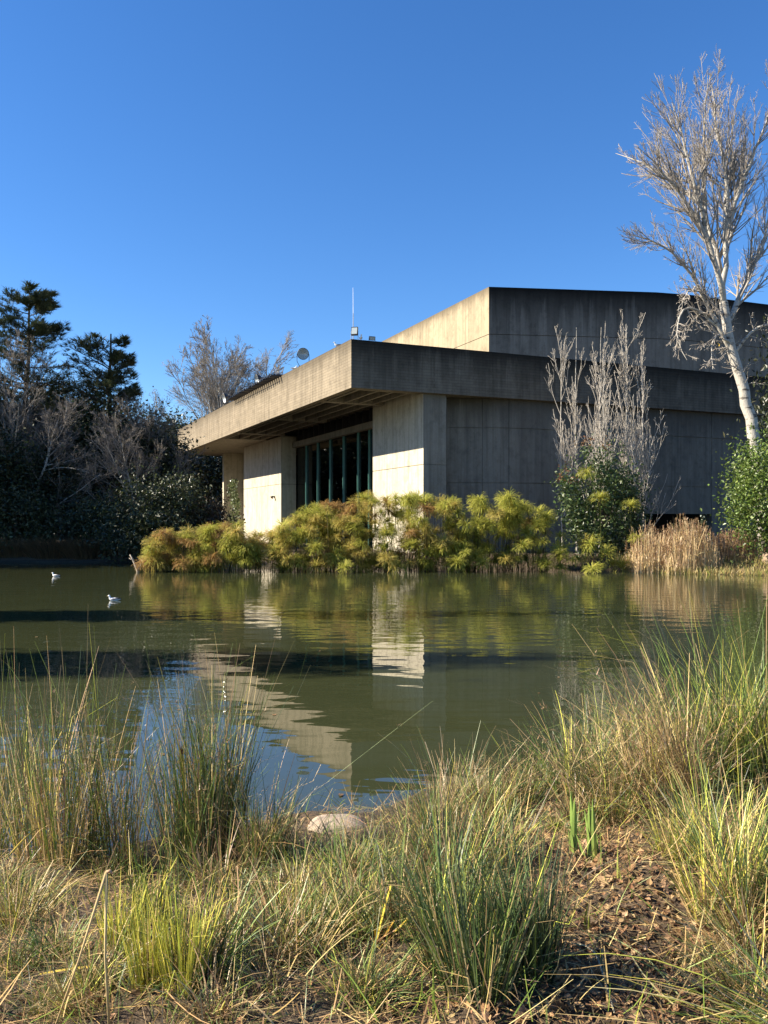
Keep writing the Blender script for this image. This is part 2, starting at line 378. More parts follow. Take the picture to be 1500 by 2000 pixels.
lk.new(fr.outputs[0], mx.inputs[0]); lk.new(tr.outputs[0], mx.inputs[1]); lk.new(gl.outputs[0], mx.inputs[2]); lk.new(mx.outputs[0], nd['Material Output'].inputs[0])
M_fin = plain('glass_fin', (.10, .24, .21), .12, 0, .1, 3)
fins = [b_of(px, AG) for px in (723, 701.2, 672.8, 646.6, 622.2, 599.8)]
edges = [6.83]+[fins[0]]+fins[1:]+[25.03]
for b0, b1 in zip(edges[:-1], edges[1:]): MB().box(AG, AG+.03, b0+.03, b1-.03, .4, 8.297).build('pane', M_glass, bld)
for b in fins: MB().box(AG-.14, AG+.0, b-.02, b+.02, .4, 8.29).build('glass_fin', M_fin, bld)
MB().box(AG-.1, AG+.2, 6.84, 25.03, -1, .39).build('window_sill', M_low, bld)
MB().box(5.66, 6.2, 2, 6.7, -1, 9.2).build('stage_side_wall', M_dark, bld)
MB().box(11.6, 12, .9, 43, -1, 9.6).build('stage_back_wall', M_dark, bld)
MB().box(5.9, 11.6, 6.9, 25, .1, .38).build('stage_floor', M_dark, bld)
M_cur = plain('teal_drape', (.03, .085, .08), .8, 0, .3, 2)
for i in range(16):
    b = 8.3+i*1.05; MB().box(7.2, 7.3, b, b+.16+.1*(i % 3), .38, 8.5).build('stage_drape', M_cur, bld)
# shaded lower wall: curved run of panels with open joints, and a dark opening at the bottom right
Dn = {872: 46.55, 942: 46.75, 968: 46.72, 994: 46.85, 1045: 47.35, 1095: 48.05, 1190: 49.35, 1262: 50.4, 1302: 51.0, 1390: 52.4, 1500: 54.2, 1640: 56.9, 1800: 60.3}
def wpt(px, back=0.):
    D = Dn[px]; p = loc((px-CX)/F*D, D); return p+np.array([0, back])
cols = [872, 942, 994, 1095, 1190, 1262, 1390, 1500, 1640, 1800]; keys = sorted(Dn)
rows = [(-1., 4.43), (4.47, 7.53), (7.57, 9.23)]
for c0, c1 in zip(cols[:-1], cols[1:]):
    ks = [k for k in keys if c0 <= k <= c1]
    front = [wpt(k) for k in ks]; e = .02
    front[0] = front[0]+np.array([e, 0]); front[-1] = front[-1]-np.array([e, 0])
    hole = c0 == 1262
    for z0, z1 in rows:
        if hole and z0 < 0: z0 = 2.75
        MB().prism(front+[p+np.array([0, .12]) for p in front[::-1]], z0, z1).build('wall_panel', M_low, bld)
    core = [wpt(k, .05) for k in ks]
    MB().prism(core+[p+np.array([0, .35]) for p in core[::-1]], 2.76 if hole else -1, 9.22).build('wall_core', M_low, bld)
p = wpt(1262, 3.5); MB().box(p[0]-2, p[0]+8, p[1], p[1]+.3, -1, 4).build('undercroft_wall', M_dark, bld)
# return wall closing the recess behind the pier
p = wpt(872); MB().box(5.70, p[0]-.01, p[1]+.1, 6.6, -1, 9.22).build('wall_core', M_low, bld)
# upper block: two rows of panels round it
cu = np.array([13.06, 7.62]); dl = np.array([.0277, .9996]); dr = np.array([.9493, -.3146]); d2 = np.array([.9979, -.0652])
c1 = cu+dr*11.6; c2 = c1+norm(dr+d2)*2.6; c3 = c2+d2*30; cl = cu+dl*40
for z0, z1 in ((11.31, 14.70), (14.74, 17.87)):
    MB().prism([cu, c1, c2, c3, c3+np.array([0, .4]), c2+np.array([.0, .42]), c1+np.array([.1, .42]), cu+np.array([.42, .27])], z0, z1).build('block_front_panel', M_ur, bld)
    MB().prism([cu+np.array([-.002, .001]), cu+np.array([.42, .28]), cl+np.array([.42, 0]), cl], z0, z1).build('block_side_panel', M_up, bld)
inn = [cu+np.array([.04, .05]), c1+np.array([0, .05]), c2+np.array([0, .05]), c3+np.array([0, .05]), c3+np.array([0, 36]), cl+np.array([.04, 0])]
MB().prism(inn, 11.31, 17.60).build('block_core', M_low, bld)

# ------------------------------------------------------------------ things on the building
M_blk = plain('black_metal', (.025, .025, .027), .45, .3, .2)
M_gm = plain('grey_metal', (.30, .31, .32), .4, .6, .15)
M_lens, t_, nd, lk, b_ = node_mat('lamp_glass'); b_.inputs['Base Color'].default_value = (.42, .47, .46, 1); b_.inputs['Roughness'].default_value = .12; b_.inputs['Coat Weight'].default_value = 1
M_lens2, t_, nd, lk, b_ = node_mat('lamp_reflector'); b_.inputs['Base Color'].default_value = (.82, .85, .84, 1); b_.inputs['Roughness'].default_value = .22; b_.inputs['Metallic'].default_value = .5
def round_lamp(b, zc, aim, tilt, lens, label, dia=.66):
    P = wl(.2, b, 0)
    e = empty('round_floodlight', (P[0], P[1], ZT), aim, label=label, cat='floodlight', group='round floodlights along the roof edge')
    h = zc-ZT; R = dia/2
    m = Matrix.Rotation(tilt, 3, 'X')
    def ring(mb, prof, col=None, n=28):
        V = []; 
        for rr, yy in prof:
            for i in range(n):
                t = 2*math.pi*i/n; p = m @ Vector((rr*math.cos(t), yy, rr*math.sin(t))); V.append((p.x, p.y, p.z+h))
        q = [[j*n+i, j*n+(i+1) % n, (j+1)*n+(i+1) % n, (j+1)*n+i] for j in range(len(prof)-1) for i in range(n)]
        mb.add(V, [q]); return mb
    hsg = ring(MB(), [(R, -.03), (R*1.05, -.02), (R*1.05, .03), (R*.9, .12), (R*.5, .30), (R*.28, .36), (.0, .37)]).build('housing', M_blk, e, True)
    ring(MB(), [(R*.97, -.02), (R*.75, .06), (R*.4, .17), (R*.12, .20), (0, .2)]).build('reflector', lens, hsg, True)
    mb = MB(); p = m @ Vector((0, .55, 0)); mb.tube([(0, .33, h), (p.x, p.y, p.z+h)], [R*.26, R*.24], 12); mb.build('lamp_body', M_blk, e)
    for s in (-1, 1):
        MB().tube([(s*R*1.07, .05, h), (s*R*1.07, .08, h*.4), (s*R*.6, .1, .0)], [.018]*3, 6).build('bracket_arm', M_blk, e)
    MB().box(-R*.75, R*.75, .04, .16, .0, .03).build('base_plate', M_blk, e)
def zat(py, D): return CAMH-(py-HY)/F*D
for px, py, aim, tilt, lens, lab, dia in ((592, 691, math.radians(8), math.radians(8), M_lens, 'round floodlight with dark rim facing the pond, nearest the roof corner', .68),
        (502, 741, math.radians(-62), math.radians(18), M_lens2, 'round floodlight with bright reflector rising behind the black metal rack', .74),
        (437.5, 777, math.radians(-62), math.radians(18), M_lens2, 'round floodlight with bright reflector standing past the end of the black rack', .80)):
    b = b_of(px, .2); round_lamp(b, zat(py, wl(.2, b)[1]), aim, tilt, lens, lab, dia)
def square_lamp(a, b, z, aim, tilt, w, h, label):
    P = wl(a, b); e = empty('square_floodlight', (P[0], P[1], ZT), aim, label=label, cat='floodlight', group='square floodlights on the roof corner')
    m = np.array(Matrix.Rotation(tilt, 3, 'X')); c = np.array([0, 0, z-ZT])
    ex, ey, ez = m @ np.array([w/2, 0, 0]), m @ np.array([0, .06, 0]), m @ np.array([0, 0, h/2])
    hsg = MB().obox(c, ex, ey, ez).build('housing', M_blk, e)
    MB().obox(c-ey*1.02, ex*.86, ey*.04, ez*.8+0).build('front_glass', M_lens, hsg)
    MB().obox(c+ey*1.7, ex*.6, ey*.7, ez*.6).build('heat_sink', M_blk, hsg)
    for s in (-1, 1): MB().tube([c+ex*1.08*s, (ex*1.08*s)[:2].tolist()+[.02]], [.014, .014], 5).build('bracket_arm', M_gm, e)
    MB().box(-w*.56, w*.56, -.05, .05, .0, .02).build('bracket_foot', M_gm, e)
square_lamp(.28, .22, zat(646, 42.8), math.radians(-12), math.radians(-14), .34, .44, 'square black floodlight tilted upward on the roof corner beside the thin mast')
square_lamp(1.25, .18, zat(661, 43.3), math.radians(20), math.radians(20), .32, .20, 'small flat floodlight on the shaded edge of the roof')
P = wl(.32, .5); e = empty('lightning_mast', (P[0], P[1], 11.3), label='thin lightning mast with pale tip rising from the roof corner', cat='mast')
ztop = zat(560, 43)-11.3
MB().tube([(0, 0, 0), (0, 0, ztop*.58)], [.024, .022], 6).build('pole', M_gm, e)
MB().tube([(0, 0, ztop*.575), (-.01, 0, ztop)], [.016, .009], 6).build('tip_rod', plain('pale_rod', (.75, .77, .78), .4, .2), e)
MB().box(-.09, .09, -.09, .09, 0, .03).build('base_plate', M_gm, e)
# black rack on the sunlit roof edge
b0, b1 = b_of(550, 0), b_of(457, 0)
P = wl(0, b0); rk = empty('metal_rack', (P[0], P[1], ZT), A0, label='long black metal rack with spikes over the sunlit roof edge', cat='rack')
Lr = b1-b0; r = rng(5)
MB().tube([(.25, .4, .62), (.25, Lr, .62)], [.028, .028], 5).build('rail', M_blk, rk)
MB().tube([(-.05, 0, .04), (-.05, Lr, .04)], [.035, .035], 5).build('rail', M_blk, rk)
MB().tube([(-.5, .5, .03), (-.5, Lr-.3, .03)], [.022, .022], 5).build('rail', M_blk, rk)
for i in range(26):
    y = .2+i*(Lr-.5)/25
    MB().tube([(.3, y, .03), (-.62-.08*r.random(), y+r.normal(0, .03), .0+r.normal(0, .02))], [.10, .07], 5).build('bar', M_blk, rk)
    if i % 2 == 0: MB().tube([(.05, y, .03), (.25, y+r.normal(0, .05), .64)], [.02, .02], 5).build('post', M_blk, rk)
ivy = MB()
Pv = np.stack([r.uniform(-.15, .3, 700), r.uniform(.1, Lr-.1, 700), .06+np.abs(r.normal(0, .14, 700))], 1)
V, q_, c = leaves(r, Pv, r.uniform(.07, .16, 700), mixcol(r, 700, [(.018, .018, .018), (.035, .032, .028)]), 0.2)
ivy.add(V, [q_], c); o = ivy.build('debris', M_leaf, rk); o['kind'] = 'stuff'
P = wl(AP, b_of(537, AP)); e = empty('wall_lamp', (P[0], P[1], zat(971, P[1])), A0, label='small dark wall lamp on the sunlit left wall', cat='lamp')
MB().tube([(0, 0, -.02), (-.16, 0, .05), (-.3, 0, -.06)], [.05, .07, .15], 8).build('shade', M_blk, e)
MB().box(-.02, .04, -.09, .09, -.12, .12).build('back_plate', M_blk, e)

# ------------------------------------------------------------------ birds
def gull(locn, rz, label, swim=True, s=1.0, grp=None):
    e = empty('gull', locn, rz, label=label, cat='bird', group=grp or 'gulls'); e.scale = (s, s, s)
    z = -.03 if swim else .09
    # one continuous body: tail, trunk, neck, head (faces local -x)
    P = [(.30, 0, .085+z), (.24, 0, .083+z), (.15, 0, .075+z), (.04, 0, .07+z), (-.06, 0, .08+z), (-.115, 0, .115+z), (-.13, 0, .16+z), (-.135, 0, .20+z), (-.155, 0, .222+z), (-.185, 0, .222+z), (-.205, 0, .216+z)]
    R = [.012, .03, .06, .078, .072, .05, .034, .034, .037, .026, .010]
    b = MB(); b.tube(P, R, 12); me = b.build('body', M_paint, e, True)
    cv = me.data.attributes['Col'].data
    for i, v in enumerate(me.data.vertices): cv[i].color = (.10, .10, .10, 1) if v.co.x > .27 else (.80, .80, .78, 1)
    for s_ in (-1, 1):
        w = MB(); xs = np.linspace(-.07, .31, 9); h_ = np.array([.005, .05, .066, .066, .06, .05, .035, .022, .006])
        V = []
        for x, h in zip(xs, h_):
            yy = .082*max(.1, 1-((x-.03)/.31)**2)**.5; zc = .088+z+.02*(x > .1)
            V += [(x, s_*(yy*.55+.012), zc+h*.62), (x, s_*(yy+.012), zc), (x, s_*(yy*.9+.014), zc-h*.45)]
        k = len(xs); qs = [[3*i+j, 3*i+j+1, 3*i+j+4, 3*i+j+3] for i in range(k-1) for j in range(2)]
        cc = [(.04, .04, .04) if x > .20 else (.13, .135, .15) for x in xs for _ in range(3)]
        w.add(V, [qs], np.array(cc)); w.build('wing', M_paint, e, True)
    MB().tube([(-.20, 0, .215+z), (-.235, 0, .212+z), (-.255, 0, .203+z)], [.011, .008, .003], 6, (.45, .30, .05)).build('bill', M_paint, me)
    for s_ in (-1, 1): MB().tube([(-.168, s_*.029, .228+z), (-.168, s_*.034, .228+z)], [.006, .004], 6, (.01, .01, .01)).build('eye', M_paint, me)
    if not swim:
        for s_ in (-1, 1): MB().tube([(.02, s_*.03, .10), (.02, s_*.03, .004), (-.04, s_*.03, .002)], [.007, .006, .006], 5, (.45, .22, .10)).build('leg', M_paint, e)
D = F*CAMH/(1173-HY); gull((at(221, 0, D)[0], D, 0), math.radians(6), 'white gull with grey wings floating on the pond, the larger swimmer', True, .72)
D = F*CAMH/(1126-HY); gull((at(108, 0, D)[0], D, 0), math.radians(-8), 'dark winged gull swimming far out towards the shaded left bank', True, .75)
b = b_of(659, .2); P = wl(.2, b); gull((P[0], P[1], ZT), math.radians(14), 'white gull sitting on the sunlit roof edge', False, 1.0)
P = wl(.62, .18); gull((P[0], P[1], ZT), math.radians(100), 'white gull perched on the shaded roof edge between two square floodlights', False, .9)
b = b_of(575, .2); P = wl(.2, b); gull((P[0], P[1], ZT), math.radians(165), 'gull crouched low on the roof edge beside the round floodlight', False, .85)
# dead forked branch standing in the water
D = F*CAMH/(1117-HY); p0 = at(268, 1122, D)
e = empty('dead_branch', (p0[0], p0[1], 0), label='forked dead branch sticking out of the water beside the papyrus', cat='branch')
M_deadw = bark('grey_deadwood', (.40, .34, .27), (.20, .16, .12))
MB().tube([(.06, 0, -.3), (.03, 0, .05), (-.08, 0, .28), (-.20, .03, .55), (-.33, .0, .78)], [.07, .065, .05, .045, .025], 7).build('stem', M_deadw, e, True)
MB().tube([(.0, 0, .06), (.14, .02, .22), (.20, .03, .42), (.215, .03, .56)], [.065, .05, .03, .02], 7).build('fork', M_deadw, e, True)
MB().tube([(-.2, .03, .55), (-.30, .02, .56), (-.38, .05, .62)], [.03, .02, .012], 5).build('twig', M_deadw, e, True)
# ------------------------------------------------------------------ bare trees
def tree_obj(name, base, label, cat='tree', group=None, parts=()):
    e = empty(name, base, label=label, cat=cat, group=group)
    for n, me in parts: obj(n, me, e)
    return e
def copy_tree(src, base, rz, sc, label, group=None):
    c = src.copy(); COL.objects.link(c); c.location = base; c.rotation_euler = (0, 0, rz); c.scale = (sc, sc, sc) if not isinstance(sc, tuple) else sc
    c['label'] = label
    if group: c['group'] = group
    for ch in src.children:
        k = ch.copy(); COL.objects.link(k); k.parent = c
    return c
# the tall pale poplar beside the shaded wall
r = rng(11); DP = 38.0
def limb(pts, r0, r1, dy0=0., dy1=0., m=12):
    P = np.array([at(x, y, DP) for x, y in pts]); P[:, 1] += np.linspace(dy0, dy1, len(P)); P = resample(P, m)
    P[1:-1] += r.normal(0, .035, (m-2, 3)); return P, np.linspace(r0, r1, m)
LB = [limb([(1478, 905), (1468, 815), (1452, 760), (1432, 690), (1420, 630), (1413, 590)], .28, .19),
      limb([(1414, 592), (1409, 575), (1396, 537), (1372, 479), (1353, 420), (1335, 367), (1312, 300), (1290, 232)], .14, .018, 0, -1.5),
      limb([(1413, 590), (1419, 553), (1407, 495), (1393, 433), (1367, 353), (1348, 283), (1319, 200)], .14, .018, 0, 1.0),
      limb([(1419, 553), (1420, 447), (1423, 367), (1409, 313), (1388, 243), (1383, 175)], .13, .018, 0, -.4),
      limb([(1420, 447), (1429, 340), (1425, 243), (1422, 180)], .12, .02, 0, 1.8),
      limb([(1432, 690), (1395, 640), (1367, 588), (1340, 553), (1308, 516), (1260, 489), (1214, 487)], .12, .015, 0, -1.8),
      limb([(1372, 479), (1321, 407), (1287, 383), (1260, 356), (1217, 330)], .12, .012, -.7, -2.2),
      limb([(1353, 420), (1295, 340), (1260, 305), (1220, 271)], .11, .012, -.8, 1.5),
      limb([(1425, 640), (1460, 560), (1490, 500), (1525, 430), (1535, 330)], .14, .02, 0, 1.5),
      limb([(1420, 447), (1450, 340), (1475, 270), (1490, 190)], .11, .015, 0, -1.5),
      limb([(1407, 495), (1440, 420), (1462, 330), (1468, 240)], .10, .012, 0, 2.2),
      limb([(1393, 433), (1372, 330), (1366, 240), (1362, 170)], .09, .012, .6, -1.2),
      limb([(1395, 640), (1350, 600), (1318, 610), (1300, 660), (1320, 715)], .07, .012, 0, -1.4),
      limb([(1428, 670), (1390, 650), (1370, 690), (1365, 735)], .06, .012, 0, -1.6),
      limb([(1440, 690), (1470, 640), (1505, 640), (1530, 690)], .08, .012, 0, -1.2),
      limb([(1367, 588), (1345, 570), (1322, 590), (1296, 628)], .06, .01, -.6, -1.9)]
P0 = np.stack([a for a, _ in LB]); R0 = np.stack([b for _, b in LB])
for i in range(1, len(P0)):                                     # every limb starts inside the one it grows from
    Q = P0[:i].reshape(-1, 3); Q = np.vstack([Q, (P0[:i, :-1]*.5+P0[:i, 1:]*.5).reshape(-1, 3)]); j = np.argmin(np.linalg.norm(Q-P0[i, 0], axis=1)); dlt = Q[j]-P0[i, 0]
    P0[i] += dlt*np.exp(-np.arange(12)/2.5)[:, None]
base = np.array([at(1478, 905, DP)[0], DP, 0.]); base[2] = float(ground_z(base[0], base[1]))
V, q = tubes(P0[:1], R0[:1], 12); mt = MB().add(V, [q]); 
mt.tube([(base[0]+.5, DP, base[2]-.3), P0[0, 0]], [.36, .28], 12)
V, q = tubes(P0[1:], R0[1:], 9); ml = MB().add(V, [q])
up = slice(1, 12); dn = slice(12, 16)
a1 = grow(r, P0[up], R0[up], 17, .10, .90, .52, .48, .06, .06, 10, .5, .012)
a2 = grow(r, *a1, 10, .10, .97, .44, .5, .06, .09, 7, .6, .008)
a3 = grow(r, *a2, 4, .12, .98, .55, .5, .05, .11, 5, .6, .0055)
d1 = grow(r, P0[dn], R0[dn], 13, .1, .98, .38, .9, -.03, .22, 8, .6, .014)
d2_ = grow(r, *d1, 9, .15, .98, .50, .8, -.08, .28, 6, .7, .012)
e1 = grow(r, P0[5:6], R0[5:6], 14, .15, .95, .22, .8, .05, .15, 7, .5, .013); e2 = grow(r, *e1, 8, .1, .95, .5, .7, .0, .2, 5, .6, .011)
f1 = grow(r, P0[:1], R0[:1], 16, .45, .98, .25, 1.0, -.03, .18, 7, .12, .013); f2 = grow(r, *f1, 7, .1, .95, .5, .7, .0, .2, 5, .6, .011)
tw = MB()
for (p, rr), k in ((a1, 5), (a2, 4), (a3, 3), (d1, 4), (d2_, 3), (e1, 4), (e2, 3), (f1, 4), (f2, 3)):
    V, q = tubes(p, rr, k); tw.add(V, [q])
pop = empty('bare_poplar', tuple(base), label='tall bare pale-barked poplar leaning over the shaded end of the building', cat='tree', group='bare trees')
off = np.array(base)
for nm, m_, mat in (('trunk', mt, M_birch), ('limbs', ml, M_birch), ('twigs', tw, M_twig)):
    m_.v = [v-off for v in m_.v]; m_.build(nm, mat, pop, True)
yl = rng(3); Py = np.array([at(1404, 671, 37.9), at(1405, 674, 37.9), at(1467, 684, 38), at(1402, 668, 37.8)])-off
for p_ in Py: V, q, c = leaves(yl, p_[None], .16, mixcol(yl, 1, [(.55, .36, .03)])); MB().add(V, [q], c).build('last_leaf', M_leaf, pop)
pop2 = copy_tree(pop, (22.6, 43.5, .5), math.radians(150), .96, 'bare poplar whose outer twigs hang in beside the taller leaning poplar')

# upright bare saplings in front of the shaded wall
def sapling_mesh(seed, h, n=26):
    r = rng(seed); m = 12
    P = np.zeros((1, m, 3)); P[0, :, 2] = np.linspace(0, h, m); P[0, :, :2] = np.cumsum(r.normal(0, .03, (m, 2)), 0)
    R = np.linspace(.055, .012, m)[None]
    b1 = grow(r, P, R, n, .08, .90, .34, .34, .12, .07, 9, .6, .011)
    b2 = grow(r, *b1, 6, .1, .9, .45, .40, .13, .13, 7, .7, .0075)
    b3 = grow(r, *b2, 3, .2, .95, .42, .5, .15, .18, 4, .7, .009)
    mb = MB()
    for (p, rr), k in ((b1, 4), (b2, 3), (b3, 3)):
        V, q = tubes(p, rr, k); mb.add(V, [q])
    V, q = tubes(P, R, 6); st = mesh('stem', V, [q], M_birch, smooth=True)
    return st, mesh('twigs', np.vstack(mb.v), [np.vstack(a) for a in mb.f.values()], M_twig, smooth=True)
M_twl = bark('pale_twig', (.52, .47, .40), (.30, .26, .21), (3, 3, 3), (.4, .7))
for i, (px, pt, D, lab) in enumerate(((1128, 640, 44.0, 'short bare sapling against the wall, left of the other bare saplings'),
        (1100, 668, 44.3, 'slight bare sapling against the wall with only its top in sun'),
        (1170, 640, 42.6, 'tall bare sapling with upright shoots rising above the dark shrub'),
        (1184, 700, 41.6, 'bare sapling with close upright shoots in front of the tall ones'),
        (1220, 632, 42.9, 'tallest bare upright sapling in front of the shaded wall'),
        (1258, 668, 42.5, 'bare upright sapling nearest the big leaning poplar'),
        (1240, 770, 41.8, 'low bare sapling with dense fine shoots beside the dark shrub'))):
    p = at(px, pt, D); h = p[2]-.3
    s, t = sapling_mesh(40+i, h, 30 if i > 1 else 18); t.materials[0] = M_twl
    tree_obj('bare_sapling', (p[0], p[1], .3), lab, 'sapling', 'bare upright saplings by the wall', (('stem', s), ('twigs', t)))

M_twig2 = bark('dull_twig', (.27, .235, .195), (.14, .12, .10), (3, 3, 3), (.4, .7))
def bare_mesh(seed, h, r0=.22, spread=.6, n1=16, up=.07, lean=(0, 0)):
    r = rng(seed); m = 10
    P = np.zeros((1, m, 3)); P[0, :, 2] = np.linspace(-.3, h*.85, m); P[0, :, :2] = np.cumsum(r.normal(0, h*.012, (m, 2)), 0)+np.linspace(0, 1, m)[:, None]**1.3*np.array(lean)*h
    R = np.linspace(r0, .03, m)[None]
    a = grow(r, P, R, n1, .2, .97, .66, spread, up, .08, 9, .5, .022)
    b = grow(r, *a, 9, .12, .97, .68, .55, .05, .10, 8, .5, .013)
    c = grow(r, *b, 7, .12, .97, .60, .55, .04, .13, 6, .55, .010)
    d = grow(r, *c, 5, .15, .97, .60, .55, .02, .15, 4, .6, .008)
    mb = MB(); tk = MB()
    V, q = tubes(P, R, 8); tk.add(V, [q]); V, q = tubes(*a, 5); tk.add(V, [q])
    for (p, rr), k in ((b, 4), (c, 3), (d, 3)):
        V, q = tubes(p, rr, k); mb.add(V, [q])
    return (mesh('trunk', np.vstack(tk.v), [np.vstack(f) for f in tk.f.values()], M_birch, smooth=True),
            mesh('twigs', np.vstack(mb.v), [np.vstack(f) for f in mb.f.values()], M_twig2, smooth=True))
BG = 'bare trees beyond the pond'
bm = [bare_mesh(61, 13, .24, .65, 16), bare_mesh(62, 13, .22, .8, 18, .02, (.18, 0)), bare_mesh(63, 13, .16, .5, 11, .09)]
def bare(i, px, pt, D, rz, lab):
    p = at(px, pt, D); zb = .4; s = (p[2]-zb)/12.6
    e = tree_obj('bare_tree', (p[0], D, zb), lab, 'tree', BG, (('trunk', bm[i][0]), ('twigs', bm[i][1]))); e.rotation_euler.z = rz; e.scale = (s, s, s)
bare(0, 25, 700, 53, .4, 'bare grey tree in front of the left cedar, pale limbs bare of leaves')
bare(1, 70, 790, 51, .3, 'bare tree with white limbs bending right over the dark shrubs')
bare(1, 255, 815, 51, 2.9, 'bare tree with drooping limbs spreading left of the roof end')
bare(0, 285, 790, 55, 4.0, 'bare tree with forked pale trunk close to the end of the roof')
bare(2, 392, 682, 108, 0, 'tall bare tree with upswept crown rising over the roof end')
bare(2, 462, 694, 112, 2, 'tall bare tree with upswept crown behind the round floodlights')
bare(0, 435, 705, 106, 1, 'broad bare tree low behind the roof end')
bare(2, 512, 714, 112, 4, 'thin bare tree top showing over the black rack')

# ------------------------------------------------------------------ evergreen trees and shrubs
def crown_mesh(seed, n, rad, size, cols, wts=None, clumps=60, sub=.22, up=.3, hollow=.35, mat=None):
    """leaf faces in clumps through an uneven egg of half-extents rad, centred at its own origin"""
    r = rng(seed); d = norm(r.normal(0, 1, (clumps, 3))); rr = r.uniform(hollow, 1, clumps)**.6
    cc = d*rr[:, None]*np.asarray(rad)*.86; cs = r.uniform(.6, 1.35, clumps)
    k = r.integers(0, clumps, n)
    P = cc[k]+r.normal(0, 1, (n, 3))*np.asarray(rad)*sub*cs[k][:, None]
    tone = r.normal(1, .16, clumps)[k][:, None]
    V, q, c = leaves(r, P, r.uniform(.65, 1.3, n)*size, np.clip(mixcol(r, n, cols, wts, .2)*tone, .004, .6), up, .5, .06)
    return mesh('crown', V, [q], mat or M_leaf, c)
def trunk_mesh(seed, h, r0, limbs=7):
    r = rng(seed); m = 7
    P = np.zeros((1, m, 3)); P[0, :, 2] = np.linspace(-.4, h, m); P[0, 1:, :2] = np.cumsum(r.normal(0, h*.02, (m-1, 2)), 0)
    R = np.linspace(r0, r0*.3, m)[None]; a = grow(r, P, R, limbs, .25, .95, .45, .7, .08, .1, 6, .5, .02)
    b = grow(r, *a, 4, .2, .95, .5, .7, .05, .15, 4, .5, .012)
    mb = MB()
    for (p, rr), k in (((P, R), 8), (a, 5), (b, 4)):
        V, q = tubes(p, rr, k); mb.add(V, [q])
    return mesh('trunk', np.vstack(mb.v), [np.vstack(f) for f in mb.f.values()], M_bark, smooth=True)
DG = [(.020, .034, .014), (.034, .050, .018), (.050, .062, .022)]
ev = [crown_mesh(71, 13000, (3.2, 3.2, 5.0), .27, DG, clumps=90), crown_mesh(72, 13000, (3.6, 3.4, 4.2), .26, [(.022, .030, .016), (.036, .046, .018), (.055, .058, .024)], clumps=80)]
evt = trunk_mesh(73, 8.5, .28)
def evergreen(i, x, y, h, lab, grp='evergreen trees on the left bank', w=1.0, rz=0.):
    s = h/10.6; e = empty('evergreen_tree', (x, y, .4), rz, label=lab, cat='tree', group=grp)
    t = obj('trunk', evt, e); c = obj('crown', ev[i], e); c.location = (0, 0, 5.6); e.scale = (s*w, s*w, s)
EG = 'evergreen trees on the left bank'
for i, (px, pt, D, w, lab) in enumerate(((15, 850, 50.5, 1.25, 'dark dense evergreen below the left cedar'), (105, 880, 52, 1.3, 'dark evergreen under the bare tree with white bent limbs'),
        (200, 800, 55, 1.2, 'dark evergreen below the small windswept cedar'), (290, 835, 56, 1.25, 'dark evergreen behind the drooping bare tree'),
        (318, 890, 57, .8, 'dark evergreen closing the gap beside the end of the building'), (60, 770, 60, 1.3, 'tall evergreen far behind the left bank shrubs'),
        (150, 770, 60, 1.2, 'tall evergreen standing between the two cedars'), (262, 800, 59, 1.2, 'broad evergreen behind the windswept cedar'), (310, 855, 59, 1.0, 'evergreen hidden behind the forked bare tree'),
        (405, 875, 98, 1.2, 'evergreen behind the left end of the building'))):
    p = at(px, pt, D); evergreen(i % 2, p[0], D, p[2], lab, EG, w, i*1.3)
for i, (px, pt, D) in enumerate(((-120, 780, 84), (-40, 775, 88), (45, 775, 90), (130, 785, 92), (215, 790, 92), (300, 800, 94), (355, 820, 96))):
    p = at(px, pt, D); evergreen(i % 2, p[0], D, p[2], ('tall', 'broad', 'dark', 'dense', 'full', 'rounded', 'low')[i]+' evergreen in the far row behind the left bank trees', 'far evergreen row behind the left bank', 1.25, i*1.1)
# trees on the left shore outside the view, which throw their shade over the far bank and the water
for i, (x, y, h, w) in enumerate(((-33, 45, 15.5, 1.3), (-34, 50, 16.5, 1.3), (-34.5, 55, 17, 1.3), (-36, 60, 16.5, 1.2))):
    evergreen(i % 2, x, y, h, 'tall dark evergreen on the left shore shading the far bank', 'shade trees on the left shore', w, i*.9)
col_cr = crown_mesh(75, 9000, (1.15, 1.15, 7.4), .26, DG, clumps=90, sub=.16)
for x, y, h in ((-23.5, 18.7, 19.0), (-24.5, 12.0, 19.0)):
    e = empty('cypress_tree', (x, y, .4), x, label='slim dark cypress on the left shore shading the water', cat='tree', group='cypresses on the left shore')
    obj('trunk', evt, e).scale = (.5, .5, .9); obj('crown', col_cr, e).location = (0, 0, 8.2); s = h/16.4; e.scale = (s, s, s)
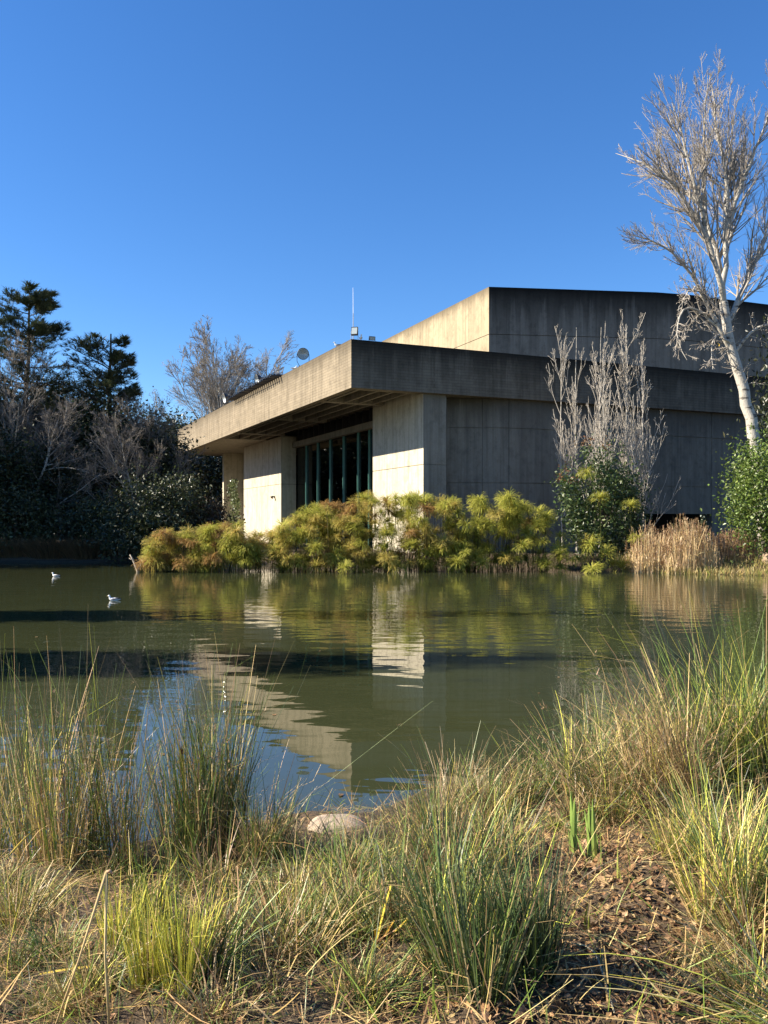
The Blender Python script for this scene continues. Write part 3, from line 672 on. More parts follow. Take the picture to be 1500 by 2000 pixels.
# cedars: ascending flat boughs with needle sprays
def cedar_mesh(seed, h, reach, tilt, n1=34, skew=0.):
    r = rng(seed); m = 10
    P = np.zeros((1, m, 3)); P[0, :, 2] = np.linspace(0, h, m); P[0, :, 0] = np.cumsum(r.normal(0, .12, m)); R = np.linspace(.34, .05, m)[None]
    N = n1; t = np.sort(r.uniform(.25, .985, N)**.8); az = r.uniform(0, 2*math.pi, N)
    L = reach*(1.08-t)**.62*r.uniform(.75, 1.2, N)*(1+skew*np.cos(az-math.pi)); mm = 9
    p = np.stack([np.interp(t*h, P[0, :, 2], P[0, :, 0]), np.zeros(N), t*h], 1); out = [p]
    for j in range(mm-1):
        el = tilt+.25*(t-.5)-.10*j/mm+r.normal(0, .05, N)
        d = np.stack([np.cos(az)*np.cos(el), np.sin(az)*np.cos(el), np.sin(el)], 1)+r.normal(0, .07, (N, 3)); p = p+norm(d)*(L/(mm-1))[:, None]; out.append(p)
    B = np.stack(out, 1); BR = np.linspace(1, .15, mm)[None]*np.maximum(.012, L*.016)[:, None]
    s1 = grow(r, B, BR, 16, .12, .99, .50, .75, .03, .08, 6, .6, .01); s1[0][:, :, 2] = s1[0][:, :1, 2]+(s1[0][:, :, 2]-s1[0][:, :1, 2])*.8
    s2 = grow(r, *s1, 4, .1, .95, .45, .7, .04, .1, 4, .6, .008); s2[0][:, :, 2] = s2[0][:, :1, 2]+(s2[0][:, :, 2]-s2[0][:, :1, 2])*.9
    mb = MB()
    for (a, b), k in (((P, R), 8), ((B, BR), 5), (s1, 3)):
        V, q = tubes(a, b, k); mb.add(V, [q])
    nb = MB()
    for a, n in ((s1[0], 9), (s2[0], 7), (B[:, 3:], 12)):
        K = len(a); i = np.repeat(np.arange(K), n); tt = r.uniform(.1, 1, K*n)*(a.shape[1]-1); j = np.clip(tt.astype(int), 0, a.shape[1]-2); f = (tt-j)[:, None]
        base_ = a[i, j]*(1-f)+a[i, j+1]*f; T = norm(a[i, j+1]-a[i, j]); hd = np.arctan2(T[:, 1], T[:, 0])+r.normal(0, .8, K*n)
        V, q, c = blades(r, base_, r.uniform(.22, .45, K*n), r.uniform(.7, 1.5, K*n), .25, r.uniform(.03, .065, K*n), mixcol(r, K*n, [(.045, .066, .038), (.075, .095, .048), (.11, .12, .055)]), 2, hd, .2)
        nb.add(V, [q], c)
    return (mesh('trunk', np.vstack(mb.v), [np.vstack(f) for f in mb.f.values()], M_bark, smooth=True),
            mesh('crown', np.vstack(nb.v), [np.vstack(f) for f in nb.f.values()], M_needle, np.vstack(nb.c)))
for px, pt, D, sd, rc, tl, n, sk_, lab in ((40, 572, 56, 81, 6.4, .10, 92, .1, 'tall dark cedar with layered boughs above the left bank'), (215, 652, 56, 82, 5.4, .42, 56, .35, 'smaller windswept cedar with boughs rising to the left')):
    p = at(px, pt, D); t_, c_ = cedar_mesh(sd, p[2]-.4, rc, tl, n, sk_)
    tree_obj('cedar_tree', (p[0], D, .4), lab, 'tree', 'cedars on the left bank', (('trunk', t_), ('crown', c_)))

# leafy shrubs
def shrub(name, seed, base, rad, n, size, cols, wts, lab, grp=None, clumps=45, hollow=.35, extra=None):
    e = empty(name, base, label=lab, cat='shrub', group=grp)
    c = obj('foliage', crown_mesh(seed, n, rad, size, cols, wts, clumps, .2, .35, hollow), e); c.location = (0, 0, rad[2]*.92)
    tm = trunk_mesh(seed+500, rad[2]*1.5, .07, 9); obj('stem', tm, e)
    return e
BD = [(.030, .042, .016), (.050, .062, .022), (.10, .105, .055)]
for i, (px, pt, D, w, lab) in enumerate(((270, 940, 45.5, 2.6, 'rounded leafy shrub on the shaded bank left of the papyrus'), (345, 925, 46.5, 2.4, 'tall leafy shrub on the shaded bank behind the papyrus'),
        (305, 1000, 44.6, 1.9, 'low leafy shrub at the water edge behind the first papyrus heads'), (205, 965, 48, 2.4, 'dark leafy shrub set back from the pond kerb'), (120, 975, 49, 2.6, 'dark leafy shrub behind the dry brown mounds'),
        (30, 960, 48.5, 2.6, 'dark leafy shrub at the far end of the pond kerb'), (405, 980, 47.5, 1.8, 'brownish shrub between the leafy bank and the building'))):
    p = at(px, pt, D); h = p[2]
    shrub('bank_shrub', 90+i, (p[0], D, .15), (w, w*.8, h*.52), 5200, .19, BD if i != 6 else [(.05, .04, .022), (.07, .05, .03)], (3, 3, 1) if i != 6 else None, lab, 'shrubs on the left bank')
# right: dark photinia-like shrub in front of the wall, bright laurel at the edge
PH = [(.040, .070, .020), (.070, .105, .030), (.13, .16, .06)]
p = at(1172, 0, 40.3); sh = shrub('evergreen_shrub', 110, (p[0], 40.3, .1), (2.0, 1.5, 2.9), 8000, .17, PH, (3, 3, 1.3), 'dark glossy shrub with reddish tips rising among the papyrus', None, 46, .5)
r = rng(112); tips = np.array([at(px, py, 39.6) for px, py in ((1102, 915), (1095, 935), (1140, 865), (1150, 862), (1182, 868), (1120, 940))])-np.array([p[0], 40.3, .1])
Pt = np.repeat(tips, 26, 0)+r.normal(0, .14, (156, 3)); V, q, c = leaves(r, Pt, r.uniform(.10, .19, 156), mixcol(r, 156, [(.15, .075, .035), (.20, .12, .05)]), .3)
MB().add(V, [q], c).build('red_tips', M_leaf, sh)['kind'] = 'stuff'
Pt = np.repeat(np.array([at(px, py, 39.6) for px, py in ((1102, 940), (1105, 965), (1110, 990), (1150, 885), (1165, 900), (1120, 1010), (1135, 1035))])-np.array([p[0], 40.3, .1]), 90, 0)
Pt = Pt+r.normal(0, .26, Pt.shape); V, q, c = leaves(r, Pt, r.uniform(.12, .22, len(Pt)), mixcol(r, len(Pt), PH, (2, 3, 2)), .3)
MB().add(V, [q], c).build('outer_sprays', M_leaf, sh)
p = at(1205, 0, 41.2); shrub('evergreen_shrub', 113, (p[0], 41.2, .1), (1.6, 1.3, 2.2), 3600, .17, PH, (3, 3, 1), 'dark glossy shrub beside the tan reeds under the bare saplings', None, 36, .4)
LA = [(.085, .130, .022), (.130, .185, .035), (.19, .24, .06)]
p = at(1512, 0, 35.6); shrub('laurel_shrub', 115, (p[0]+.2, 35.6, .9), (2.2, 1.9, 2.85), 13000, .16, LA, (3, 3, 1), 'bright green glossy laurel at the foot of the leaning poplar', None, 70, .45)
for i, (x, y, h, lab) in enumerate(((21.6, 41.5, 10.5, 'dark evergreen behind the bright laurel'), (23.5, 44.5, 14, 'dark evergreen against the far end of the shaded wall'))):
    evergreen(i, x, y, h, lab, 'evergreens at the right end of the wall', .75, i)
# climber on the sunlit left wall
r = rng(120); n = 1500
u = r.uniform(0, 1, n); a = AP-.02-np.abs(r.normal(0, .22, n)); bb = b_of(461, AP)+r.normal(0, 1.15, n)*(1-.45*u)+np.sin(u*9)*.5; zz = .8+u*5.6
Pv = np.array([wl(x, y, z) for x, y, z in zip(a, bb, zz)]); b_ = wl(AP-.3, b_of(461, AP), .3)
e = empty('wall_climber', tuple(b_), label='leafy green climber growing up the left end of the sunlit wall', cat='climber')
V, q, c = leaves(r, Pv-b_, r.uniform(.16, .32, n), mixcol(r, n, [(.06, .085, .03), (.10, .13, .05), (.15, .17, .08)]), .2); MB().add(V, [q], c).build('foliage', M_leaf, e)
MB().tube([(0, 0, -.3), (.1, .2, 2), (-.1, .5, 4), (0, .4, 5.8)], [.05, .04, .03, .02], 6).build('stem', M_bark, e)
# far wood closing the background
r = rng(130); n = 26000
xx = r.uniform(-75, 75, n); Pw = np.stack([xx, r.uniform(108, 128, n), r.uniform(0, 1, n)**.8*(7.0+1.6*np.sin(xx*.21)+1.1*np.sin(xx*.67))], 1)
V, q, c = leaves(r, Pw, r.uniform(.5, 1.1, n), mixcol(r, n, DG), .2)
obj('distant_wood', mesh('distant_wood', V, [q], M_leaf, c), label='dark wood far behind the pond and building', cat='wood', kind='stuff')
# ------------------------------------------------------------------ papyrus stand along the far shore
def umbel_mesh(seed, cols, n=75, R=.40, droop=1.0):
    r = rng(seed); az = r.uniform(0, 2*math.pi, n)
    lean = np.abs(r.normal(.75, .45, n)).clip(.05, 1.7)
    V, q, c = blades(r, np.zeros((n, 3)), R*r.uniform(.85, 1.35, n), lean, droop*r.uniform(.8, 1.7, n), r.uniform(.018, .030, n), mixcol(r, n, cols, None, .14), 5, az, .5)
    # seed sprays at the ray ends
    k = 12; tips = V.reshape(n, k, 3)[:, 8]; m = n*2
    V2, q2, c2 = blades(r, np.repeat(tips, 2, 0)+r.normal(0, .015, (m, 3)), r.uniform(.06, .15, m), r.uniform(.8, 2.4, m),   .3, .013, mixcol(r, m, cols, None, .14)*1.05, 2, np.repeat(az, 2)+r.normal(0, .5, m), .4)
    mb = MB(); mb.add(V, [q], c); mb.add(V2, [q2], c2)
    return mesh('umbel', np.vstack(mb.v), [np.vstack(f) for f in mb.f.values()], M_papyrus, np.vstack(mb.c))
GR = [(.28, .30, .05), (.40, .39, .07), (.48, .45, .10)]
OC = [(.46, .38, .10), (.56, .43, .13), (.40, .37, .085)]
BR = [(.34, .20, .07), (.42, .26, .095), (.28, .18, .065)]
UM = [umbel_mesh(200+i, GR, 140, .42, .9+.2*i) for i in range(4)]+[umbel_mesh(210+i, OC, 130, .42, 1.2) for i in range(3)]+[umbel_mesh(220+i, BR, 120, .38, 1.5) for i in range(2)]
def papyrus(seed, px0, px1, top0, top1, n, D0, D1, lab, zlo=.25, pu=None, lean=.28):
    """one clump between two picture columns at its depth; heads fill it from zlo of its height to the top"""
    n = int(n*1.5); r = rng(seed); xc = ((px0+px1)/2-CX)/F*(D0+D1)/2; b = np.array([xc, (D0+D1)/2, 0.])
    e = empty('papyrus_clump', tuple(b), label=lab, cat='papyrus', group='papyrus clumps along the far shore')
    SP = []; SR = []
    for i in range(n):
        u = r.random(); D = r.uniform(D0, D1); px = px0+(px1-px0)*u
        zt = CAMH-((top0+(top1-top0)*u)-HY)/F*D
        z = zt*(1-(1-zlo)*r.random()**1.1)-.3*r.random()
        if r.random() < .20: z = r.uniform(.12, .6)                # heads bowed down to the water
        front = (1-z/zt)*1.0
        h = np.array([(px-CX)/F*D, D-front*r.uniform(0.1, 1.3), max(.12, z)])-b
        o = obj('umbel', UM[r.choice(9, p=pu if pu is not None else [.12, .12, .12, .12, .14, .12, .10, .09, .07])], e)
        s = r.uniform(.65, 1.3); o.location = h; o.scale = (s, s, s*r.uniform(.85, 1.1)); tl = r.normal(0, lean, 2)
        o.rotation_euler = (tl[0], tl[1], r.uniform(0, 6.28))
        foot = np.array([h[0]*.93+r.normal(0, .14)-tl[1]*.8, h[1]*.8+r.normal(0, .15)+.15, -.35]); mid = (foot*.45+h*.55)+np.array([r.normal(0, .05), r.normal(0, .05), .1])
        SP.append(resample([foot, mid, h], 6)); SR.append(np.linspace(.012, .007, 6))
    nb = int(n*.5)    # bare and broken stems at the water line
    for i in range(nb):
        u = r.random(); D = r.uniform(D0-.2, D1); hh = r.uniform(.5, 1.3); f = np.array([((px0+(px1-px0)*u)-CX)/F*D, D, -.3])-b
        t = f+np.array([r.normal(0, .16), r.normal(0, .15), hh+.3]); SP.append(resample([f, (f+t)/2+r.normal(0, .03, 3), t], 6)); SR.append(np.linspace(.012, .008, 6))
    V, q = tubes(np.stack(SP), np.stack(SR), 4)
    c = mixcol(r, len(SP), [(.06, .08, .025), (.10, .11, .035), (.16, .13, .06), (.045, .042, .024)]); 
    obj('stems', mesh('stems', V, [q], M_papyrus, np.repeat(c, 24, 0)), e)
papyrus(301, 285, 370, 1048, 1030, 26, 36.8, 38.6, 'papyrus clump with ochre heads at the open water end of the stand', .28, [.08, .08, .08, .08, .16, .16, .12, .14, .10])
papyrus(302, 365, 450, 1030, 1020, 28, 36.8, 39.2, 'low papyrus clump below the climber on the wall', .28)
papyrus(303, 445, 550, 1022, 1040, 32, 36.8, 39.4, 'low papyrus clump at the foot of the sunlit left wall', .26)
papyrus(304, 545, 620, 1028, 990, 32, 36.9, 39.6, 'papyrus clump below the dark left end of the stage window', .24)
papyrus(305, 605, 690, 985, 968, 40, 37.0, 40.0, 'tall papyrus clump in front of the glass fins', .22)
papyrus(306, 680, 765, 968, 965, 42, 37.0, 40.2, 'tall papyrus clump below the left edge of the sunlit pier', .20, [.08, .08, .08, .08, .16, .16, .14, .12, .10])
papyrus(307, 755, 840, 964, 968, 42, 37.0, 40.2, 'tall papyrus clump in front of the sunlit pier', .20)
papyrus(308, 830, 912, 968, 972, 38, 37.0, 40.2, 'tall papyrus clump in front of the pier shaded side', .18, [.16, .16, .14, .14, .12, .10, .08, .06, .04])
papyrus(309, 920, 1000, 962, 958, 34, 37.2, 40.2, 'green papyrus clump right of the pier', .16, [.22, .22, .18, .18, .06, .06, .04, .02, .02])
papyrus(310, 990, 1068, 975, 990, 28, 37.4, 40.2, 'green papyrus clump in front of the curved wall', .14, [.22, .22, .18, .18, .06, .06, .04, .02, .02])
papyrus(311, 1075, 1150, 1035, 1030, 7, 37.0, 38.6, 'small papyrus clump in front of the dark shrub', .14, [.25, .25, .2, .2, .04, .03, .03, 0, 0])
papyrus(312, 1140, 1220, 1045, 1060, 5, 36.6, 37.8, 'low papyrus clump beside the tan reeds', .14, [.25, .25, .2, .2, .04, .03, .03, 0, 0])
# a few single tall heads standing out of the shrub
for px, py, D, lab in ((1146, 925, 39.0, 'single papyrus head high against the dark wall'), (1172, 975, 38.6, 'single round papyrus head in the middle of the dark shrub'), (1232, 990, 38.4, 'single papyrus head on the right edge of the dark shrub'), (1245, 1055, 37.6, 'single papyrus head bending over the tan reeds'), (1092, 1085, 37.0, 'single papyrus head drooping to the water by the dark shrub')):
    p = at(px, py, D); e = empty('papyrus_plant', (p[0], D, 0), label=lab, cat='papyrus', group='single papyrus stems by the dark shrub')
    o = obj('umbel', UM[int(px) % 4], e); o.location = (0, 0, p[2]); o.scale = (1.05,)*3
    MB().tube([(.2, .5, -.3), (.12, .3, p[2]*.5), (0, 0, p[2])], [.02, .016, .01], 5, (.12, .14, .04)).build('stem', M_papyrus, e)

# ------------------------------------------------------------------ dry reeds and grass on the far right shore
TAN = [(.60, .44, .24), (.68, .52, .30), (.50, .35, .18), (.62, .47, .23)]
def reeds(seed, px0, px1, D0, D1, h0, h1, n, lab, plume=.25, cols=TAN):
    r = rng(seed); x0, x1 = (px0-CX)/F*D0, (px1-CX)/F*D0; b = np.array([(x0+x1)/2, (D0+D1)/2, 0.])
    e = empty('reed_clump', tuple(b), label=lab, cat='reeds', group='dry reeds on the right shore')
    x = r.uniform(x0, x1, n); y = r.uniform(D0, D1, n); z = np.maximum(ground_z(x, y), -.05)-.05
    prof = np.sin(np.clip((x-x0)/(x1-x0), .04, .96)*math.pi)**.4
    L = r.uniform(h0, h1, n)*prof; base_ = np.stack([x, y, z], 1)-b
    V, q, c = blades(r, base_, L, np.abs(r.normal(0, .10, n)), r.normal(.12, .16, n), r.uniform(.012, .022, n), mixcol(r, n, cols), 4, None, .35)
    tips = V.reshape(n, 10, 3)[:, 8]
    obj('stalks', mesh('stalks', V, [q], M_blade, c), e)
    k = int(n*1.6); i = r.integers(0, n, k); t = r.uniform(.15, .8, k)[:, None]; vb = V.reshape(n, 10, 3)
    lp = vb[i, 0]*(1-t)+vb[i, 8]*t
    V2, q2, c2 = blades(r, lp, r.uniform(.2, .55, k), r.uniform(.3, 1.2, k), r.uniform(.2, 1.4, k), r.uniform(.012, .026, k), mixcol(r, k, cols), 3, None, .1)
    obj('leaf_blades', mesh('leaf_blades', V2, [q2], M_blade, c2), e)
    sel = np.where((r.random(n) < plume) & (L > h0*.95))[0]
    if len(sel):
        m = 26; tp = np.repeat(tips[sel], m, 0); tp[:, 2] -= np.tile(np.linspace(0, .28, m), len(sel)); K = len(tp)
        V3, q3, c3 = blades(r, tp, r.uniform(.05, .13, K), r.uniform(.2, .8, K), .6, r.uniform(.015, .03, K), mixcol(r, K, [(.26, .16, .085), (.34, .22, .12)]), 2, None, .3)
        obj('plumes', mesh('plumes', V3, [q3], M_blade, c3), e)
reeds(401, 1240, 1325, 36.2, 38.0, 1.0, 2.0, 620, 'dense tan reed clump beside the dark shrub')
reeds(402, 1305, 1412, 35.6, 37.4, 1.2, 2.25, 900, 'tallest tan reed clump with brown plumes below the dark opening')
reeds(403, 1395, 1512, 36.2, 37.8, .7, 1.55, 330, 'sparse brown reeds with plumes on the far right shore', .6, [(.20, .13, .07), (.28, .19, .09)])
r = rng(405); n = 5200
x = r.uniform(10.8, 19, n); y = far_shore(x)-.35+r.uniform(0, 1, n)**1.5*2.6; z = np.maximum(ground_z(x, y), -.02)
V, q, c = blades(r, np.stack([x, y, z], 1), r.uniform(.12, .42, n), np.abs(r.normal(0, .5, n)), r.normal(.3, .3, n), r.uniform(.012, .03, n), mixcol(r, n, [(.44, .33, .13), (.36, .27, .10), (.25, .26, .06)]), 3)
obj('shore_grass', mesh('shore_grass', V, [q], M_blade, c), label='short straw coloured grass along the right shore', cat='grass', kind='stuff')
# brown mounds of dry grass on the shaded left bank
for i, (px, D, lab) in enumerate(((20, 47.6, 'brown mound of dry grass at the far end of the pond kerb'), (95, 47.4, 'brown mound of dry grass in the middle of the pond kerb'), (165, 47.3, 'brown mound of dry grass by the leafy bank shrubs'))):
    r = rng(410+i); n = 2600; p = at(px, 0, D); a = r.uniform(0, 6.28, n); rr = np.sqrt(r.random(n))*1.0
    V, q, c = blades(r, np.stack([np.cos(a)*rr*1.3, np.sin(a)*rr*.7, -.1+0*a], 1), r.uniform(.7, 1.6, n), .1+rr*.35, r.uniform(.3, 1.1, n), .022, mixcol(r, n, [(.16, .10, .05), (.22, .14, .07), (.12, .085, .045)]), 4, a, .3)
    obj('dry_grass_mound', mesh('dry_grass_mound', V, [q], M_blade, c), loc=(p[0], D, .2), label=lab, cat='grass', group='dry grass mounds on the left bank')
# ------------------------------------------------------------------ near bank
def gp(px, py):
    D = 4.0
    for _ in range(30): D = .5*D+.5*F*(CAMH-max(-.03, float(ground_z((px-CX)/F*D, D))))/(py-HY)
    x = (px-CX)/F*D; return np.array([x, D, float(ground_z(x, D))])
G_D = [(.062, .095, .030), (.095, .135, .040), (.045, .072, .032)]          # blue-green rush
G_M = [(.14, .20, .035), (.19, .25, .05), (.10, .15, .032)]           # mid green
G_Y = [(.52, .48, .07), (.60, .53, .09), (.40, .41, .06)]                  # yellow green
S_T = [(.52, .37, .155), (.62, .46, .21), (.42, .29, .115)]                   # straw
S_B = [(.26, .165, .08), (.33, .22, .11), (.18, .12, .06)]                 # brown
def pal(d, m, y, t, b): return [(G_D, d), (G_M, m), (G_Y, y), (S_T, t*.62), (S_B, b)]
def colours(r, n, p):
    cs = []; ws = []
    for g, w in p:
        for c in g: cs.append(c); ws.append(w/len(g))
    return mixcol(r, n, cs, ws, .16)
def tussock(seed, px, py, h, rad, n, p, lab, lean=.10, bend=.35, w=.0055, head=None, hs=.5, name='rush_tussock', cat='rush', grp='rush tussocks on the near bank', fluff=.5, off=None, flow=0.):
    r = rng(seed); b = gp(px, py) if off is None else np.array(off)
    # several crowns grown together, each leaning its own way
    K = max(2, int(round(rad/.055))); ka = r.uniform(0, 6.28, K); kr = np.sqrt(r.random(K))*rad*.8; kh = r.uniform(0, 6.28, K); kl = r.uniform(0, 1, K)*lean*1.3; ks = r.uniform(.72, 1.12, K)
    k = r.integers(0, K, n); a = r.uniform(0, 6.28, n); rr = np.sqrt(r.random(n)); cr = .035+rad*.22
    x = np.cos(ka)[k]*kr[k]+np.cos(a)*rr*cr; y = np.sin(ka)[k]*kr[k]+np.sin(a)*rr*cr
    z = ground_z(b[0]+x, b[1]+y)-b[2]-.02; z = np.maximum(z, -.1-b[2])
    ln_ = lean*.3+lean*rr*1.3+np.abs(r.normal(0, .06, n))
    if head is None:
        vx = np.cos(a)*ln_+np.cos(kh)[k]*kl[k]+r.normal(0, .06, n); vy = np.sin(a)*ln_+np.sin(kh)[k]*kl[k]+r.normal(0, .06, n)
        hd = np.arctan2(vy, vx); ln_ = np.hypot(vx, vy)
    else: hd = r.normal(head, hs, n)
    stray = r.random(n) < .05; ln_ = np.where(stray, ln_+r.uniform(.3, .9, n), ln_); hd = np.where(stray, r.uniform(0, 6.28, n), hd)
    L = h*ks[k]*(1.05-.2*rr)*np.clip(r.normal(.74, .24, n), .2, 1.2)
    V, q, c = blades(r, np.stack([x, y, z], 1), L, ln_, bend*r.uniform(.1, 1.6, n)**1.5, w*r.uniform(.6, 1.4, n), np.clip(colours(r, n, p)*r.normal(1, .13, K)[k][:, None], .005, .8), 6, hd, .25, kink=.9)
    mb = MB(); mb.add(V, [q], c)
    if fluff:                                                     # dead fine stuff in the lower half
        k = int(n*fluff); i = r.integers(0, n, k); x2 = x[i]*1.1+r.normal(0, rad*.2, k); y2 = y[i]*1.1+r.normal(0, rad*.2, k)
        V, q, c = blades(r, np.stack([x2, y2, z[i]+r.uniform(0, h*.28, k)], 1), h*r.uniform(.12, .42, k), r.uniform(.05, 1.4, k), r.normal(.3, .7, k), w*.75, mixcol(r, k, S_T+S_B+S_B+G_M, None, .2), 3, None, .3)
        mb.add(V, [q], c)
    if flow:                                                      # brown flower tufts part way up the stems
        k = int(n*flow); i = r.integers(0, n, k); nv = 14; vb = mb.v[0].reshape(n, nv, 3); s = r.integers(6, 12, k); tp = vb[i, s]
        tp = np.repeat(tp, 5, 0)+r.normal(0, .012, (k*5, 3)); V, q, c = blades(r, tp, r.uniform(.015, .045, k*5), r.uniform(.2, 1.6, k*5), .2, .006, mixcol(r, k*5, S_B), 1)
        mb.add(V, [q], c)
    me = mesh(name, np.vstack(mb.v), [np.vstack(f) for f in mb.f.values()], M_blade, np.vstack(mb.c))
    return obj(name, me, loc=tuple(b), label=lab, cat=cat, group=grp)
# tall rushes in the shallow water on the left
TL = pal(.8, 1.6, .4, 2.2, 1.0)
tussock(501, 40, 1665, 1.32, .24, 210, TL, 'tall straw and green rush tussock standing furthest from the pale rock', .08, .14, flow=.3)
tussock(502, 120, 1690, 1.32, .24, 260, pal(.4, 1.4, .4, 2.8, 1.4), 'tall rush tussock with a dense straw base beside the yellow cut leaf', .08, .14, flow=.3)
tussock(503, 205, 1680, 1.3, .22, 160, TL, 'thin tall rush tussock with blue water showing through it', .08, .14)
tussock(504, 290, 1690, 1.22, .24, 230, pal(.6, 1.8, .4, 1.4, 2.0), 'rush tussock with brown seed tufts behind the yellow cut clumps', .08, .14, flow=.5)
tussock(505, 375, 1690, 1.28, .24, 270, pal(1.5, 1.8, .2, 1.0, 1.2), 'green rush tussock around the thick brown-tipped cattail stump', .08, .14, flow=.3)
tussock(506, 455, 1680, 1.28, .24, 300, pal(2.4, 1.6, .2, .9, .9), 'blue-green rush tussock reflected beside the bright roof reflection', .08, .14, flow=.2)
tussock(507, 530, 1680, .72, .20, 240, pal(1.6, 1.4, .3, 1.4, 1.6), 'low rush tussock between the blue-green rushes and the pale rock', .16, .5)
tussock(508, 0, 1800, .34, .30, 420, pal(.5, 2.0, 1.6, .8, .3), 'soft low green grass mound under the yellow cut leaf', .5, 1.0, .0035, name='grass_tussock', cat='grass')
# yellow cut clumps
tussock(511, 335, 1925, .40, .11, 330, pal(0, .4, 5, .6, 0), 'large bright yellow-green trimmed clump with bare straw stems', .07, .10, .0045, fluff=.12)
tussock(512, 225, 1850, .36, .09, 190, pal(0, .4, 5, .5, 0), 'small bright yellow trimmed clump beside the folded straw stalk', .08, .12, .0045, fluff=.15)
tussock(513, 300, 1800, .42, .10, 90, pal(.4, 3, .8, .2, .1), 'fresh green shoots rising behind the yellow trimmed clumps', .10, .2, .006, fluff=.1)
tussock(514, 420, 1850, .40, .14, 260, pal(.8, 1.4, .8, 1.2, 1.4), 'brownish rush tussock right of the yellow trimmed clump', .2, .5)
# middle
tussock(515, 655, 1830, .44, .14, 260, pal(.8, 2.4, .7, 1.4, .6), 'fresh green grass tussock left of the yellow cut stump', .22, .6, .0045)
tussock(516, 610, 1850, .34, .16, 200, pal(.2, .6, .4, 2.2, 1.2), 'straw coloured tussock at the foot of the fresh green grass', .3, .8, .004)
tussock(521, 885, 1890, .58, .22, 700, pal(3.0, 1.3, .3, .5, .3), 'big dense blue-green rush tussock left of the leaf-strewn clearing', .20, .18, .0052, fluff=.25)
tussock(522, 985, 1905, .56, .18, 640, pal(4.0, .8, .1, .3, .2), 'darkest dense rush tussock bordering the leaf-strewn clearing', .15, .15, .0052, fluff=.15)
tussock(523, 830, 1800, .56, .20, 420, pal(1.6, 1.8, .5, 1.4, .6), 'rush tussock leaning behind the yellow cut stump', .26, .5, .0052)
tussock(524, 930, 1740, .60, .24, 560, pal(1.8, 1.6, .4, 1.6, .8), 'mixed green and straw rush tussock behind the dense blue-green one', .20, .5, .0052, flow=.2)
tussock(525, 800, 1640, .55, .24, 420, pal(.8, 1.6, .5, 2.2, 1.0), 'straw tipped rush tussock right of the pale rock', .26, .6, .0042)
tussock(526, 900, 1610, .62, .26, 440, pal(1.0, 1.5, .3, 2.2, 1.3), 'dry rush tussock with tall stems over the water right of the rock', .22, .5, .0045, flow=.3)
tussock(527, 1010, 1600, .48, .28, 460, pal(1.0, 1.2, .4, 2.2, 1.4), 'low dry rush tussock behind the green iris shoots', .30, .7, .0045)
tussock(528, 720, 1700, .34, .22, 300, pal(.8, 2.0, .8, 1.6, .6), 'short green and straw grass in front of the pale rock', .4, .9, .004, name='grass_tussock', cat='grass')
# right
tussock(531, 1090, 1560, .72, .30, 560, pal(2.2, 2.2, .4, 1.1, .7), 'grey-green rush mound at the water edge left of the dark hollow', .24, .55, .005, flow=.2)
tussock(532, 1175, 1590, .80, .28, 600, pal(1.8, 1.8, .3, 1.4, 1.6), 'brown and green rush mound leaning over the dark hollow', .26, .7, .005, flow=.3)
tussock(533, 1190, 1480, .75, .40, 620, pal(2.0, 2.6, .6, 1.2, .4), 'pale green rush mound behind the dark hollow', .24, .55, .006)
tussock(534, 1315, 1590, 1.12, .22, 620, pal(.2, .3, .4, 3.2, 2.6), 'tall collapsed straw tussock right of the dark hollow', .16, .9, .0052, head=math.radians(170), hs=1.3, flow=.6)
tussock(535, 1400, 1545, 1.22, .24, 560, pal(.5, 3.6, .8, .8, .2), 'tall spiky green rush tussock fanning over the straw one', .26, .30, .006, flow=.05)
tussock(536, 1490, 1520, 1.15, .30, 460, pal(1.0, 2.2, 1.0, 1.2, .4), 'tall green rush tussock at the edge of the water right of the spiky one', .18, .5, .006)
tussock(537, 1430, 1700, .62, .28, 760, pal(1.2, 1.3, 1.0, 2.6, .4), 'soft straw and green grass mound in front of the spiky rush', .26, .7, .0042)
tussock(538, 1500, 1780, .66, .24, 700, pal(2.0, 1.8, .6, 1.2, .3), 'dense green rush mound right of the leaf-strewn clearing', .22, .5, .0042)
tussock(539, 1400, 1790, .55, .10, 240, pal(.3, .8, 1.6, 2.2, .2), 'upright straw coloured clump with yellow stem bases at the clearing edge', .14, .5, .0055, fluff=.1)
tussock(540, 1250, 1570, .34, .20, 200, pal(1.4, 1, .2, .6, 2), 'short brown rushes deep in the dark hollow', .3, .6, .005)
tussock(541, 1330, 1680, .34, .10, 160, pal(.2, 1.0, 2.4, 1.4, .2), 'small yellow green tuft under the collapsed straw tussock', .16, .5, .004)
tussock(542, 1380, 1880, .20, .12, 150, pal(1.8, 1.2, .2, .8, .8), 'small dark grass tuft beside the fallen leaves', .3, .7, .004, name='grass_tussock', cat='grass')
# long arching blades from the lower right corner
tussock(545, 0, 0, .82, .14, 300, pal(.3, 3.0, .8, 2.2, .2), 'long arching green blades sweeping in over the lower clearing', .95, .75, .009, head=math.radians(176), hs=.25, off=(1.42, 2.62, .56), fluff=0, name='sedge_tussock', cat='sedge')
# thin stray blades along the near edge
tussock(546, 520, 2010, .30, .42, 260, pal(.8, 1.5, .6, 2.0, .4), 'thin scattered blades along the trampled path edge', .9, .6, .0035, fluff=.2, name='grass_tussock', cat='grass')
tussock(547, 110, 1990, .42, .35, 150, pal(.6, 1.2, .5, 2.4, .3), 'long thin straw blades leaning over the bare soil', .6, .5, .0036, fluff=.2, name='grass_tussock', cat='grass')
tussock(548, 760, 1960, .26, .25, 260, pal(.5, 1.4, .8, 2.0, .5), 'short straw grass at the foot of the big blue-green rush', .5, .8, .0036, name='grass_tussock', cat='grass')

